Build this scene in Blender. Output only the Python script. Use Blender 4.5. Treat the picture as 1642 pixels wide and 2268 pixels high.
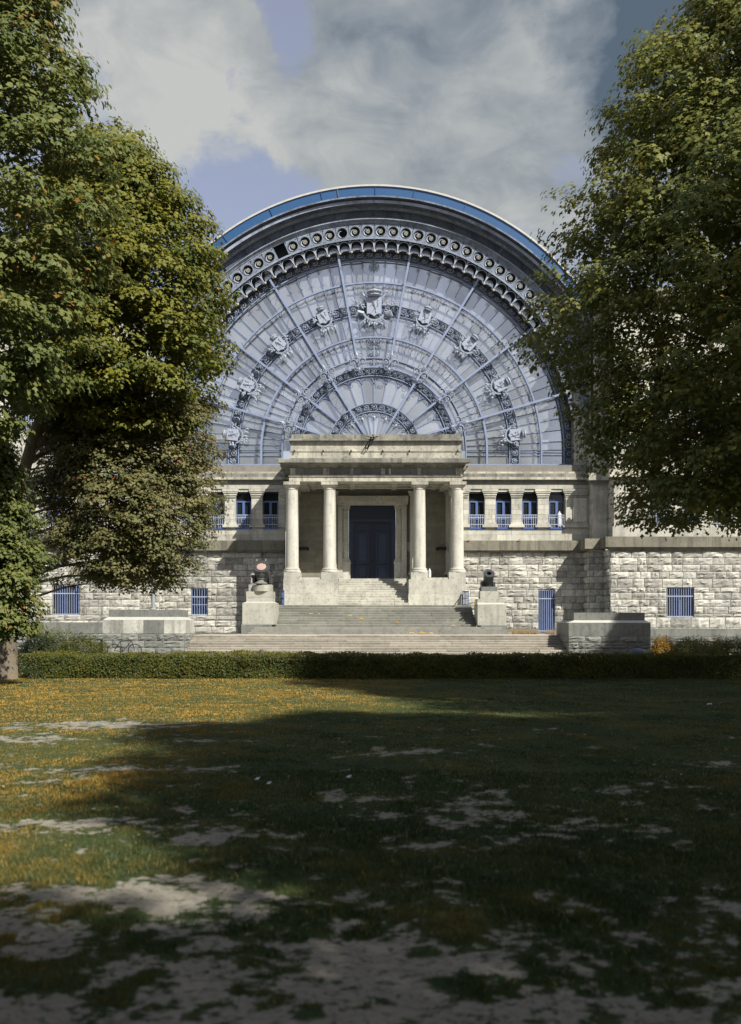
import bpy, math, random
import numpy as np
from mathutils import Vector, Matrix
R = math.radians
rng = random.Random(7)
S = bpy.context.scene
for o in list(bpy.data.objects): bpy.data.objects.remove(o)
COL = S.collection

# ------------------------------------------------------------------ camera, sky, sun, exposure
F, VX, HY, EYE = 2100.0, 795.0, 1380.0, 1.75      # focal length, vanishing point and eye height
cam = bpy.data.cameras.new('camera'); co = bpy.data.objects.new('camera', cam); COL.objects.link(co)
co.location = (0, 0, EYE); co.rotation_euler = (R(90), 0, 0)
cam.sensor_fit = 'HORIZONTAL'; cam.sensor_width = 24.0; cam.lens = 24.0 * F / 1642
cam.shift_x = (821 - VX) / 1642; cam.shift_y = (HY - 1134) / 1642
cam.clip_start = 0.1; cam.clip_end = 3000
cam.dof.use_dof = True; cam.dof.focus_distance = 55; cam.dof.aperture_fstop = 1.6
S.camera = co
SUN_EL, SUN_AZ = 42.0, 139.0                       # azimuth clockwise from +Y
sd = Vector((math.sin(R(SUN_AZ)) * math.cos(R(SUN_EL)), math.cos(R(SUN_AZ)) * math.cos(R(SUN_EL)), math.sin(R(SUN_EL))))
sl = bpy.data.lights.new('sun', 'SUN'); sl.energy = 5.0; sl.angle = R(0.5); sl.color = (1, .95, .84)
so = bpy.data.objects.new('sun', sl); COL.objects.link(so)
so.rotation_euler = sd.to_track_quat('Z', 'Y').to_euler(); so.location = (30, -40, 60)
S.view_settings.view_transform = 'Standard'; S.view_settings.look = 'None'
S.view_settings.exposure = 0.60; S.view_settings.gamma = 1
try: S.view_settings.use_curve_mapping = False
except Exception: pass
try:
    S.cycles.max_bounces = 5; S.cycles.transparent_max_bounces = 4
except Exception: pass

w = bpy.data.worlds.new('World'); S.world = w; w.use_nodes = True
N = w.node_tree.nodes; L = w.node_tree.links; N.clear()
def wn(t, **k):
    n = N.new(t)
    for a, b in k.items(): setattr(n, a, b)
    return n
def wmath(op, a, b=None, c=None):
    n = N.new('ShaderNodeMath'); n.operation = op
    for i, v in enumerate((a, b, c)):
        if v is None: continue
        if isinstance(v, (int, float)): n.inputs[i].default_value = v
        else: L.new(v, n.inputs[i])
    return n.outputs[0]
sky = wn('ShaderNodeTexSky', sky_type='NISHITA'); sky.sun_disc = False
sky.sun_elevation = R(SUN_EL); sky.sun_rotation = R(SUN_AZ); sky.air_density = 1.1; sky.dust_density = 1.5
tc = wn('ShaderNodeTexCoord'); sp = wn('ShaderNodeSeparateXYZ'); L.new(tc.outputs['Generated'], sp.inputs[0])
den = wmath('ADD', wmath('MAXIMUM', sp.outputs[2], 0.0), 0.22)
cb = wn('ShaderNodeCombineXYZ'); L.new(wmath('DIVIDE', sp.outputs[0], den), cb.inputs[0])
L.new(wmath('DIVIDE', sp.outputs[1], den), cb.inputs[1]); cb.inputs[2].default_value = 3.7
wv_ = wn('ShaderNodeTexNoise'); wv_.inputs['Scale'].default_value = 4.5; wv_.inputs['Detail'].default_value = 9; wv_.inputs['Roughness'].default_value = .6; L.new(tc.outputs['Generated'], wv_.inputs['Vector'])
wsub = N.new('ShaderNodeVectorMath'); wsub.operation = 'MULTIPLY_ADD'; L.new(wv_.outputs['Color'], wsub.inputs[0]); wsub.inputs[1].default_value = (.34, .34, .34); wsub.inputs[2].default_value = (-.17, -.17, -.17)
wadd = N.new('ShaderNodeVectorMath'); wadd.operation = 'ADD'; L.new(tc.outputs['Generated'], wadd.inputs[0]); L.new(wsub.outputs[0], wadd.inputs[1])
wnrm = N.new('ShaderNodeVectorMath'); wnrm.operation = 'NORMALIZE'; L.new(wadd.outputs[0], wnrm.inputs[0])
n1 = wn('ShaderNodeTexNoise'); n1.inputs['Scale'].default_value = 1.9; n1.inputs['Detail'].default_value = 9
n1.inputs['Roughness'].default_value = .58; n1.inputs['Distortion'].default_value = .25; L.new(cb.outputs[0], n1.inputs['Vector'])
n2 = wn('ShaderNodeTexNoise'); n2.inputs['Scale'].default_value = 2.3; n2.inputs['Detail'].default_value = 9
n2.inputs['Roughness'].default_value = .5; L.new(cb.outputs[0], n2.inputs['Vector'])
def skydir(x, y):
    v = Vector(((x - VX) / F, 1, (HY - y) / F)); return v.normalized()
def blob(x, y, rad_px, wgt):
    d = skydir(x, y); vd = N.new('ShaderNodeVectorMath'); vd.operation = 'DOT_PRODUCT'
    L.new(wnrm.outputs[0], vd.inputs[0]); vd.inputs[1].default_value = d
    m = N.new('ShaderNodeMapRange'); m.interpolation_type = 'SMOOTHSTEP'
    m.inputs['From Min'].default_value = math.cos(rad_px / F); m.inputs['From Max'].default_value = 1
    m.inputs['To Min'].default_value = 0; m.inputs['To Max'].default_value = wgt
    L.new(vd.outputs['Value'], m.inputs['Value']); return m.outputs['Result']
n3 = wn('ShaderNodeTexNoise'); n3.inputs['Scale'].default_value = 8.5; n3.inputs['Detail'].default_value = 8; n3.inputs['Roughness'].default_value = .6; n3.inputs['Distortion'].default_value = .6; L.new(cb.outputs[0], n3.inputs['Vector'])
m = wmath('ADD', wmath('MULTIPLY_ADD', n1.outputs['Fac'], 1.5, -.25), wmath('MULTIPLY_ADD', n3.outputs['Fac'], .30, -.15))
for b in ((800, 190, 480, .30), (1200, 330, 420, .30), (1450, 100, 300, .25), (330, 160, 260, .20), (310, 400, 270, -.24), (540, 480, 230, -.22), (720, 400, 90, -.10),
          (1080, 480, 130, -.20), (620, 40, 110, -.34), (490, 200, 60, -.28), (170, 250, 120, -.16), (1200, 520, 170, -.30), (440, 400, 60, .12)):
    m = wmath('ADD', m, blob(*b))
mk = N.new('ShaderNodeMapRange'); mk.interpolation_type = 'SMOOTHSTEP'; L.new(m, mk.inputs['Value'])
mk.inputs['From Min'].default_value = .40; mk.inputs['From Max'].default_value = .66; mk.inputs['To Max'].default_value = .97
sh = wmath('ADD', wmath('MULTIPLY_ADD', n2.outputs['Fac'], 1.55, -.22), wmath('MULTIPLY_ADD', n3.outputs['Fac'], .9, -.45))
for b in ((1420, 30, 240, -.62), (1090, 240, 260, -.10), (820, 120, 200, -.06), (1050, 420, 260, .12), (600, 200, 300, .16), (330, 230, 200, .16), (1250, 110, 160, .16), (850, 300, 260, .10), (620, 0, 200, -.12)):
    sh = wmath('ADD', sh, blob(*b))
cr = N.new('ShaderNodeValToRGB'); L.new(sh, cr.inputs[0])
e = cr.color_ramp.elements; e[0].position = .16; e[0].color = (.075, .105, .14, 1); e[1].position = .98; e[1].color = (.42, .43, .415, 1)
e3 = cr.color_ramp.elements.new(.42); e3.color = (.19, .22, .25, 1)
bs = wn('ShaderNodeBackground'); bs.inputs[1].default_value = .075
tint = wn('ShaderNodeMix', data_type='RGBA', blend_type='MULTIPLY'); tint.inputs[0].default_value = 1
L.new(sky.outputs[0], tint.inputs[6]); tint.inputs[7].default_value = (1.0, .93, 1.0, 1); 
addc = wn('ShaderNodeMix', data_type='RGBA', blend_type='ADD'); addc.inputs[0].default_value = 1; L.new(tint.outputs[2], addc.inputs[6]); addc.inputs[7].default_value = (1.5, 1.35, 1.15, 1); L.new(addc.outputs[2], bs.inputs[0])
bc = wn('ShaderNodeBackground'); bc.inputs[1].default_value = .88; L.new(cr.outputs[0], bc.inputs[0])
mx = wn('ShaderNodeMixShader'); L.new(mk.outputs[0], mx.inputs[0]); L.new(bs.outputs[0], mx.inputs[1]); L.new(bc.outputs[0], mx.inputs[2])
wo = wn('ShaderNodeOutputWorld'); L.new(mx.outputs[0], wo.inputs[0])

# ------------------------------------------------------------------ helpers
def PX(x, Y): return (x - VX) * Y / F
def PZ(y, Y): return EYE + (HY - y) * Y / F
def P(x, y, Y): return Vector((PX(x, Y), Y, PZ(y, Y)))

class MB:
    def __init__(s): s.v = []; s.f = []
    def add(s, vs, fs):
        o = len(s.v); s.v += [tuple(v) for v in vs]; s.f += [tuple(i + o for i in f) for f in fs]; return s
    def box(s, x0, x1, y0, y1, z0, z1, taper=0.0):
        t = taper
        return s.add([(x0, y0, z0), (x1, y0, z0), (x1, y1, z0), (x0, y1, z0), (x0 + t, y0 + t, z1), (x1 - t, y0 + t, z1), (x1 - t, y1 - t, z1), (x0 + t, y1 - t, z1)],
              [(0, 3, 2, 1), (4, 5, 6, 7), (0, 1, 5, 4), (1, 2, 6, 5), (2, 3, 7, 6), (3, 0, 4, 7)])
    def pbox(s, x0, x1, yt, yb, Y, d):           # photograph-plane rectangle at distance Y, real depth d
        return s.box(PX(x0, Y), PX(x1, Y), Y, Y + d, PZ(yb, Y), PZ(yt, Y))
    def bar(s, a, b, wx, wy=None, up=Vector((0, 1, 0))):
        a = Vector(a); b = Vector(b); wy = wy or wx; d = (b - a)
        if d.length < 1e-6: return s
        d.normalize(); u = d.cross(up)
        if u.length < 1e-4: u = d.cross(Vector((1, 0, 0)))
        u.normalize(); v = u.cross(d).normalized(); u = u * wx / 2; v = v * wy / 2
        vs = [a - u - v, a + u - v, a + u + v, a - u + v, b - u - v, b + u - v, b + u + v, b - u + v]
        return s.add(vs, [(0, 3, 2, 1), (4, 5, 6, 7), (0, 1, 5, 4), (1, 2, 6, 5), (2, 3, 7, 6), (3, 0, 4, 7)])
    def tube(s, pts, rad, n=6, cap=True):
        pts = [Vector(p) for p in pts]; o = len(s.v)
        if not hasattr(rad, '__len__'): rad = [rad] * len(pts)
        pu = None
        for i, p in enumerate(pts):
            d = (pts[min(i + 1, len(pts) - 1)] - pts[max(i - 1, 0)])
            d = d.normalized() if d.length > 1e-9 else Vector((0, 0, 1))
            if pu is None:
                u = d.cross(Vector((0, 1, 0)));
                if u.length < .05: u = d.cross(Vector((1, 0, 0)))
            else: u = pu - d * pu.dot(d)
            u.normalize(); pu = u; v = d.cross(u)
            for k in range(n):
                a = 2 * math.pi * k / n; q = p + (u * math.cos(a) + v * math.sin(a)) * rad[i]; s.v.append(tuple(q))
        for i in range(len(pts) - 1):
            for k in range(n):
                a = o + i * n + k; b = o + i * n + (k + 1) % n; s.f.append((a, b, b + n, a + n))
        if cap:
            s.f.append(tuple(o + k for k in range(n))[::-1]); q = o + (len(pts) - 1) * n; s.f.append(tuple(q + k for k in range(n)))
        return s
    def lathe(s, prof, n=20, c=(0, 0, 0), M=None):   # prof: (radius, height)
        vs = []
        for (r, h) in prof:
            for k in range(n):
                a = 2 * math.pi * k / n; vs.append(Vector((r * math.cos(a), r * math.sin(a), h)))
        fs = []
        for i in range(len(prof) - 1):
            for k in range(n):
                a = i * n + k; b = i * n + (k + 1) % n; fs.append((a, b, b + n, a + n))
        fs.append(tuple(range(n))[::-1]); q = (len(prof) - 1) * n; fs.append(tuple(q + k for k in range(n)))
        if M is not None: vs = [M @ v for v in vs]
        return s.add([v + Vector(c) for v in vs], fs)
    def mesh(s, name, smooth=False):
        me = bpy.data.meshes.new(name); me.from_pydata(s.v, [], s.f); me.update()
        if smooth:
            me.polygons.foreach_set('use_smooth', [True] * len(me.polygons))
            try: me.set_sharp_from_angle(angle=R(42))
            except Exception: pass
        return me

def link(name, me, m, parent=None, loc=(0, 0, 0), rot=(0, 0, 0), sc=(1, 1, 1)):
    if m is not None and len(me.materials) == 0: me.materials.append(m)
    o = bpy.data.objects.new(name, me); COL.objects.link(o)
    loc = Vector(loc)
    if parent is not None:
        o.parent = parent; loc = loc - wloc(parent)
    o.location = loc; o.rotation_euler = rot; o.scale = sc
    return o
def wloc(o):
    v = Vector(o.location)
    while o.parent is not None: o = o.parent; v += Vector(o.location)
    return v
def build(name, mb, m, parent=None, smooth=False):    # world-space MB -> object with its origin at its own centre
    if not mb.v: return None
    a = np.array(mb.v); c = (a.min(0) + a.max(0)) / 2; a = a - c
    mb.v = [tuple(r) for r in a]
    return link(name, mb.mesh(name, smooth), m, parent, c)
def tag(o, label=None, cat=None, group=None, kind=None):
    if label: o['label'] = label
    if cat: o['category'] = cat
    if group: o['group'] = group
    if kind: o['kind'] = kind
    return o
def thing(name, label, cat, loc=(0, 0, 0), group=None):
    o = bpy.data.objects.new(name, None); COL.objects.link(o); o.location = loc; o.empty_display_size = .2
    return tag(o, label, cat, group)

# ------------------------------------------------------------------ materials
def newmat(name):
    m = bpy.data.materials.new(name); m.use_nodes = True; nt = m.node_tree
    return m, nt, nt.nodes['Principled BSDF']
def nd(nt, t, **k):
    n = nt.nodes.new(t)
    for a, b in k.items(): setattr(n, a, b)
    return n
def mixc(nt, fac, a, b, mode='MIX'):
    n = nt.nodes.new('ShaderNodeMix'); n.data_type = 'RGBA'; n.blend_type = mode
    for i, v in ((0, fac), (6, a), (7, b)):
        if isinstance(v, bpy.types.NodeSocket): nt.links.new(v, n.inputs[i])
        elif isinstance(v, (int, float)): n.inputs[i].default_value = v
        else: n.inputs[i].default_value = (*v[:3], 1)
    return n.outputs[2]
def ramp(nt, src, p0, p1, lo=0.0, hi=1.0):
    n = nt.nodes.new('ShaderNodeMapRange'); n.interpolation_type = 'SMOOTHSTEP'; nt.links.new(src, n.inputs[0])
    n.inputs[1].default_value = p0; n.inputs[2].default_value = p1; n.inputs[3].default_value = lo; n.inputs[4].default_value = hi
    return n.outputs[0]
def noise(nt, sc, det=5, rough=.55, stretch=(1, 1, 1), off=0):
    g = nd(nt, 'ShaderNodeNewGeometry'); mp = nd(nt, 'ShaderNodeMapping'); nt.links.new(g.outputs['Position'], mp.inputs[0])
    mp.inputs['Scale'].default_value = stretch; mp.inputs['Location'].default_value = (off, off * 1.7, off * .6)
    n = nd(nt, 'ShaderNodeTexNoise'); n.inputs['Scale'].default_value = sc; n.inputs['Detail'].default_value = det
    n.inputs['Roughness'].default_value = rough; nt.links.new(mp.outputs[0], n.inputs['Vector']); return n.outputs['Fac']
def stone(name, base, dark, stain=.5, bump=.3, rnd=.18, streak=.5, lichen=0.0, off=0, fine=14):
    m, nt, p = newmat(name)
    big = ramp(nt, noise(nt, .55, 8, .68, off=off), .41, .62)
    st = ramp(nt, noise(nt, 1.0, 5, .6, (2.4, 2.4, .26), off + 9), .47, .66)
    c = mixc(nt, 0, base, dark)
    f1 = nd(nt, 'ShaderNodeMath', operation='MULTIPLY'); nt.links.new(big, f1.inputs[0]); f1.inputs[1].default_value = stain
    f2 = nd(nt, 'ShaderNodeMath', operation='MULTIPLY'); nt.links.new(st, f2.inputs[0]); f2.inputs[1].default_value = streak
    c = mixc(nt, f1.outputs[0], base, dark)
    c = mixc(nt, f2.outputs[0], c, [d * .55 for d in dark])
    fn = noise(nt, fine, 6, .7, off=off + 3)
    c = mixc(nt, ramp(nt, fn, .32, .62, .0, .35), c, [min(1, b * 1.25) for b in base])
    c = mixc(nt, ramp(nt, noise(nt, fine * .35, 5, .75, off=off + 5), .53, .66, 0, .7 * max(stain, .3)), c, [d * .5 for d in dark])
    if lichen: c = mixc(nt, ramp(nt, noise(nt, 1.4, 6, .7, off=off + 21), .62, .70, 0, lichen), c, (.20, .13, .03))
    oi = nd(nt, 'ShaderNodeObjectInfo'); hv = nd(nt, 'ShaderNodeHueSaturation')
    nt.links.new(ramp(nt, oi.outputs['Random'], 0, 1, 1 - rnd, 1 + rnd * .8), hv.inputs['Value']); nt.links.new(c, hv.inputs['Color'])
    nt.links.new(hv.outputs[0], p.inputs['Base Color']); p.inputs['Roughness'].default_value = .88
    b = nd(nt, 'ShaderNodeBump'); b.inputs['Strength'].default_value = bump; b.inputs['Distance'].default_value = .04
    nt.links.new(fn, b.inputs['Height']); nt.links.new(b.outputs[0], p.inputs['Normal'])
    return m
def paint(name, col, rough=.5, metal=0.0, var=.25, wear=None, spec=.5):
    m, nt, p = newmat(name)
    c = mixc(nt, ramp(nt, noise(nt, 3.0, 6, .65), .4, .65, 0, var), col, [x * .45 for x in col])
    if wear: c = mixc(nt, ramp(nt, noise(nt, 5, 6, .7, off=4), .60, .68, 0, .8), c, wear)
    nt.links.new(c, p.inputs['Base Color']); p.inputs['Roughness'].default_value = rough; p.inputs['Metallic'].default_value = metal
    try: p.inputs['Specular IOR Level'].default_value = spec
    except Exception: pass
    return m
M = {}
M['rock'] = stone('rock_faced_limestone', (.42, .41, .37), (.175, .18, .165), .65, .9, .30, .40, 0, 0, 5)
M['rock_dark'] = stone('grey_rock_faced_stone', (.17, .178, .165), (.09, .095, .09), .5, .9, .2, .3, .3, 40, 9)
M['mortar'] = stone('mortar', (.20, .19, .17), (.12, .115, .10), .5, .5, 0, .2)
M['ashlar'] = stone('smooth_limestone', (.45, .44, .39), (.22, .225, .205), .5, .12, .16, .5, .1, 11)
M['column'] = stone('column_limestone', (.45, .44, .39), (.26, .26, .235), .45, .12, .05, .5, 0, 23)
M['plinth'] = stone('plinth_limestone', (.43, .42, .37), (.22, .22, .195), .7, .15, .05, .45, .0, 31)
M['cornice'] = stone('weathered_cornice_stone', (.24, .235, .20), (.075, .078, .072), .85, .2, .1, .85, .12, 57)
M['attic'] = stone('streaked_attic_stone', (.46, .44, .37), (.15, .15, .13), .75, .2, .06, .75, .1, 63)
M['frieze'] = stone('grey_frieze_stone', (.17, .175, .165), (.09, .095, .09), .5, .15, .08, .5, 0, 71)
M['ledge'] = stone('stained_ledge_stone', (.19, .18, .14), (.085, .082, .07), .6, .15, .1, .7, .1, 83)
M['bluestone'] = stone('grey_bluestone', (.17, .178, .165), (.085, .09, .088), .6, .15, .1, .5, .05, 97)
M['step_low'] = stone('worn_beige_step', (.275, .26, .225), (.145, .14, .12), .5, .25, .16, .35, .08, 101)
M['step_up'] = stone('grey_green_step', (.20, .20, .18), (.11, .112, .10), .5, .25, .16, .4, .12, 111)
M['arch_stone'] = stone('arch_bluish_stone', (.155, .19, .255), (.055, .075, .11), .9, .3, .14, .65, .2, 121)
M['arch_dark'] = stone('arch_dark_stone', (.085, .11, .155), (.035, .048, .07), .6, .3, .1, .7, .12, 131)  # darker stone for the cyma, soffit and frieze bands
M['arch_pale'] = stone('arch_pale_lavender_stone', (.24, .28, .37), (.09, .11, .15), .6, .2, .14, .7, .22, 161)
M['panel'] = stone('rosette_panel_stone', (.19, .225, .29), (.095, .115, .155), .4, .2, .12, .4, .3, 141)
M['iron'] = paint('pale_blue_iron', (.20, .25, .385), .45, 0, .35)
M['iron_dark'] = paint('dark_blue_iron', (.06, .085, .13), .5, 0, .3)
M['iron_orn'] = paint('grey_blue_cast_ornament', (.30, .345, .43), .55, 0, .55)
M['orn_light'] = paint('pale_cast_tracery', (.30, .35, .44), .5, 0, .3)
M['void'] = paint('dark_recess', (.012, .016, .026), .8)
M['gold'] = paint('cream_boss', (.42, .42, .38), .5)
M['blue_fascia'] = paint('blue_roof_fascia', (.020, .075, .19), .35, 0, .12)
M['white_trim'] = paint('cream_roof_trim', (.45, .44, .40), .5)
M['zinc'] = paint('zinc_roof', (.2, .24, .3), .5)
M['blue'] = paint('cornflower_blue_paint', (.075, .13, .30), .4, 0, .2)
M['blue_deep'] = paint('deep_blue_paint', (.05, .10, .30), .4, 0, .2)
M['rail'] = paint('grey_blue_railing', (.36, .40, .50), .45)
M['navy'] = paint('navy_door_paint', (.007, .013, .032), .35, 0, .3); M['navy_light'] = paint('navy_door_moulding', (.020, .032, .068), .35, 0, .3)
M['black'] = paint('black_metal', (.012, .013, .014), .4, .3)
M['bronze'] = paint('dark_cast_iron', (.055, .06, .062), .5, .4, .5)
M['bore'] = paint('pink_muzzle_plug', (.36, .24, .21), .7, 0, .25, (.7, .55, .45))
M['pole'] = paint('grey_pole', (.25, .27, .28), .5)
M['bark'] = stone('maple_bark', (.14, .115, .085), (.06, .05, .04), .6, .9, 0, .5, 0, 7, 8)
M['red'] = paint('red_cloth', (.45, .02, .02), .7)
M['white'] = paint('white_enamel', (.6, .6, .6), .3)

def glass_pane(name, base, rough, metal):
    m, nt, p = newmat(name)
    oi = nd(nt, 'ShaderNodeObjectInfo')
    c = mixc(nt, ramp(nt, noise(nt, .35, 4, .55, (1, 1, .6)), .35, .65, 0, .6), base, [x * .62 for x in base])
    hv = nd(nt, 'ShaderNodeHueSaturation'); nt.links.new(ramp(nt, oi.outputs['Random'], 0, 1, .80, 1.12), hv.inputs['Value']); nt.links.new(c, hv.inputs['Color'])
    nt.links.new(hv.outputs[0], p.inputs['Base Color']); p.inputs['Roughness'].default_value = rough; p.inputs['Metallic'].default_value = metal
    b = nd(nt, 'ShaderNodeBump'); b.inputs['Strength'].default_value = .12; b.inputs['Distance'].default_value = .1
    nt.links.new(noise(nt, .8, 3, .5), b.inputs['Height']); nt.links.new(b.outputs[0], p.inputs['Normal'])
    return m
M['glass'] = glass_pane('frosted_window_glass', (.56, .585, .615), .16, .75)
M['dark_glass'] = glass_pane('dark_window_glass', (.018, .022, .026), .08, 0)

def leafmat(name, a, b, c, trans=.36):
    m, nt, p = newmat(name)
    at = nd(nt, 'ShaderNodeAttribute'); at.attribute_name = 'tint'
    col = mixc(nt, ramp(nt, at.outputs['Fac'], 0, .8), a, b)
    col = mixc(nt, ramp(nt, at.outputs['Fac'], .90, .98), col, c)
    nt.links.new(col, p.inputs['Base Color']); p.inputs['Roughness'].default_value = .55
    try: p.inputs['Specular IOR Level'].default_value = .3
    except Exception: pass
    t = nd(nt, 'ShaderNodeBsdfTranslucent'); nt.links.new(col, t.inputs[0]); mxs = nd(nt, 'ShaderNodeMixShader'); mxs.inputs[0].default_value = trans
    nt.links.new(p.outputs[0], mxs.inputs[1]); nt.links.new(t.outputs[0], mxs.inputs[2])
    nt.links.new(mxs.outputs[0], nt.nodes['Material Output'].inputs[0]); return m
M['leaf_olive'] = leafmat('olive_maple_leaves', (.064, .100, .020), (.188, .184, .024), (.26, .15, .02))
M['leaf_grey'] = leafmat('grey_green_maple_leaves', (.066, .104, .032), (.168, .186, .052), (.26, .13, .02))
M['leaf_brown'] = leafmat('bronzed_maple_leaves', (.076, .098, .038), (.205, .190, .075), (.22, .07, .035))
M['leaf_green'] = leafmat('deep_green_maple_leaves', (.075, .122, .038), (.225, .225, .055), (.28, .17, .02))
M['leaf_hedge'] = leafmat('hedge_leaves', (.030, .058, .016), (.135, .130, .020), (.22, .14, .02))
M['leaf_shrub'] = leafmat('shrub_leaves', (.035, .060, .024), (.080, .095, .030), (.16, .13, .03))
M['leaf_yellow'] = leafmat('golden_shrub_leaves', (.18, .12, .015), (.36, .20, .02), (.40, .16, .02))
M['grass'] = leafmat('grass_blades', (.030, .060, .018), (.42, .25, .045), (.40, .28, .08), .2)
M['litter'] = paint('fallen_leaf', (.26, .19, .10), .8, 0, .5)
M['leaf_flat'] = paint('yellow_leaf', (.60, .38, .05), .7)
M['bark_dark'] = paint('shaded_hedge_wood', (.03, .03, .02), .9)
SHADE_TREES = [(18.9, 10.6, 1.0, 1.12), (19.7, -6.2, 2.2, 1.11), (11.4, -.95, 3.9, .78), (10.2, -13.6, 5.0, .86), (25.6, 40, 2.9, .68), (-9.7, -26.2, .4, 1.05), (-14, 7, 1.4, .95), (-6.9, .6, 2.6, .66), (6.0, -7.0, 4.4, .63)]
SHADE_LABELS = ['maple of the right row beside the foreground lawn just outside the view', 'largest maple of the right row behind the viewer', 'smaller maple abreast of the viewer on the right', 'mid-sized maple behind the viewer to the right', 'maple directly behind the viewer', 'maple behind and left of the viewer']
SHADE_LABELS += ['maple outside the left edge opposite the foreground lawn', 'small maple close to the left of the viewer', 'small maple behind the viewer on the right']; SHADE_LABELS[5] = 'maple farthest behind the viewer on the left'; SHADE_LABELS[4] = 'maple beyond the right edge whose shadow dapples the right stair block'
# ------------------------------------------------------------------ stone work helpers
def rock_variant(k, nx=5, nz=4, amp=.13, name='stone'):
    r = random.Random(100 + k); mb = MB(); vs = []; W = nx + 1; H = nz + 1
    for j in range(H):
        for i in range(W):
            u = i / nx - .5; v = j / nz - .5
            edge = (i in (0, nx)) or (j in (0, nz))
            y = -.01 - (amp * r.uniform(.0, .35) if edge else amp * r.uniform(.25, 1.35))
            if not edge: u += r.uniform(-.05, .05); v += r.uniform(-.09, .09)
            vs.append((u, y, v))
    fs = [(j * W + i, j * W + i + 1, (j + 1) * W + i + 1, (j + 1) * W + i) for j in range(nz) for i in range(nx)]
    o = len(vs); cs = [0, nx, (H - 1) * W + nx, (H - 1) * W]
    for c in cs: vs.append((vs[c][0], .12, vs[c][2]))
    for a, b in ((0, 1), (1, 2), (2, 3), (3, 0)): fs.append((cs[a], o + a, o + b, cs[b]))
    mb.v = vs; mb.f = fs; return mb.mesh(name)
def block_mesh(name='ashlar_block'):
    mb = MB(); e = .006
    mb.add([(-.5, 0, -.5), (.5, 0, -.5), (.5, 0, .5), (-.5, 0, .5), (-.5, .12, -.5), (.5, .12, -.5), (.5, .12, .5), (-.5, .12, .5)],
           [(0, 1, 2, 3), (0, 4, 5, 1), (1, 5, 6, 2), (2, 6, 7, 3), (3, 7, 4, 0)])
    return mb.mesh(name)
ROCKS = {}
def rocks(mat, n=12, amp=.085):
    if (mat, amp) not in ROCKS:
        ROCKS[(mat, amp)] = [rock_variant(k + len(ROCKS) * 20, amp=amp) for k in range(n)]
        for me in ROCKS[(mat, amp)]: me.materials.append(M[mat])
    return ROCKS[(mat, amp)]
BLK = {}
def blocks(mat):
    if mat not in BLK: BLK[mat] = block_mesh(); BLK[mat].materials.append(M[mat])
    return BLK[mat]
COUNT = {}
def courses(z0, z1, h, snaps):
    n = max(1, round((z1 - z0) / h)); zs = [z0 + (z1 - z0) * i / n for i in range(n + 1)]
    for s in snaps:
        if z0 + .05 < s < z1 - .05:
            k = min(range(1, n), key=lambda i: abs(zs[i] - s)) if n > 1 else None
            if k: zs[k] = s
    return sorted(zs)
def cut(iv, holes):
    out = [iv]
    for h0, h1 in holes:
        nw = []
        for a, b in out:
            if h1 <= a or h0 >= b: nw.append((a, b)); continue
            if h0 > a: nw.append((a, h0))
            if h1 < b: nw.append((h1, b))
        out = nw
    return out
def stone_face(owner, x0, x1, z0, z1, Y, h, lmin, lmax, mat, rough, holes=(), name=None, gap=.03, seed=1, axis='x', limit=300, proud=.012):
    """Individual stones on a wall face. axis x: facing -Y at distance Y; axis y: facing +-X at x=Y, running along y."""
    r = random.Random(seed); nm = name or ('stone' if rough else 'ashlar_block'); extra = MB()
    zs = courses(z0, z1, h, [h_ for q in holes for h_ in (q[2], q[3])])
    key = (owner.name, nm)
    for j in range(len(zs) - 1):
        a, b = zs[j], zs[j + 1]
        hs = [(q[0], q[1]) for q in holes if q[2] < b - .03 and q[3] > a + .03]
        for (s, e) in cut((x0, x1), hs):
            x = s; 
            while x < e - .02:
                l = r.uniform(lmin, lmax)
                if j % 2 and x == s: l *= .55
                if e - (x + l) < lmin * .6: l = e - x
                cx, cz = x + l / 2, (a + b) / 2; sw, sh_ = l - gap, (b - a) - gap
                me = r.choice(rocks(mat)) if rough else blocks(mat)
                dy = r.uniform(-.015, .015) if rough else r.uniform(-.003, .003)
                sy = r.uniform(.7, 1.35) if rough else 1
                COUNT[key] = COUNT.get(key, 0) + 1
                if axis == 'x': loc = (cx, Y - proud + dy, cz); rot = (0, 0, 0)
                elif axis == '+x': loc = (Y + proud + dy, cx, cz); rot = (0, 0, R(90))
                else: loc = (Y - proud + dy, cx, cz); rot = (0, 0, R(-90))
                if COUNT[key] <= limit:
                    o = link(nm, me, None, owner, loc, rot, (sw * (-1 if (rough and r.random() < .5 and False) else 1), sy, sh_))
                else:
                    mt = Matrix.Translation(loc) @ Matrix.Rotation(rot[2], 4, 'Z') @ Matrix.Diagonal((sw, sy, sh_, 1))
                    extra.add([mt @ v.co for v in me.vertices], [tuple(p.vertices) for p in me.polygons])
                x += l
    if extra.v:
        o = build('stonework', extra, M[mat], owner); o['kind'] = 'stuff'
def wall_mb(x0, x1, z0, z1, Y, d, holes=()):
    mb = MB(); xs = sorted({x0, x1, *[q[0] for q in holes], *[q[1] for q in holes]}); zs = sorted({z0, z1, *[q[2] for q in holes], *[q[3] for q in holes]})
    xs = [x for x in xs if x0 <= x <= x1]; zs = [z for z in zs if z0 <= z <= z1]
    for i in range(len(xs) - 1):
        run = None
        for j in range(len(zs) - 1):
            cx, cz = (xs[i] + xs[i + 1]) / 2, (zs[j] + zs[j + 1]) / 2
            inside = any(q[0] < cx < q[1] and q[2] < cz < q[3] for q in holes)
            if not inside:
                if run is None: run = zs[j]
            if inside or j == len(zs) - 2:
                top = zs[j] if inside else zs[j + 1]
                if run is not None: mb.box(xs[i], xs[i + 1], Y, Y + d, run, top)
                run = None
    return mb
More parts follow.
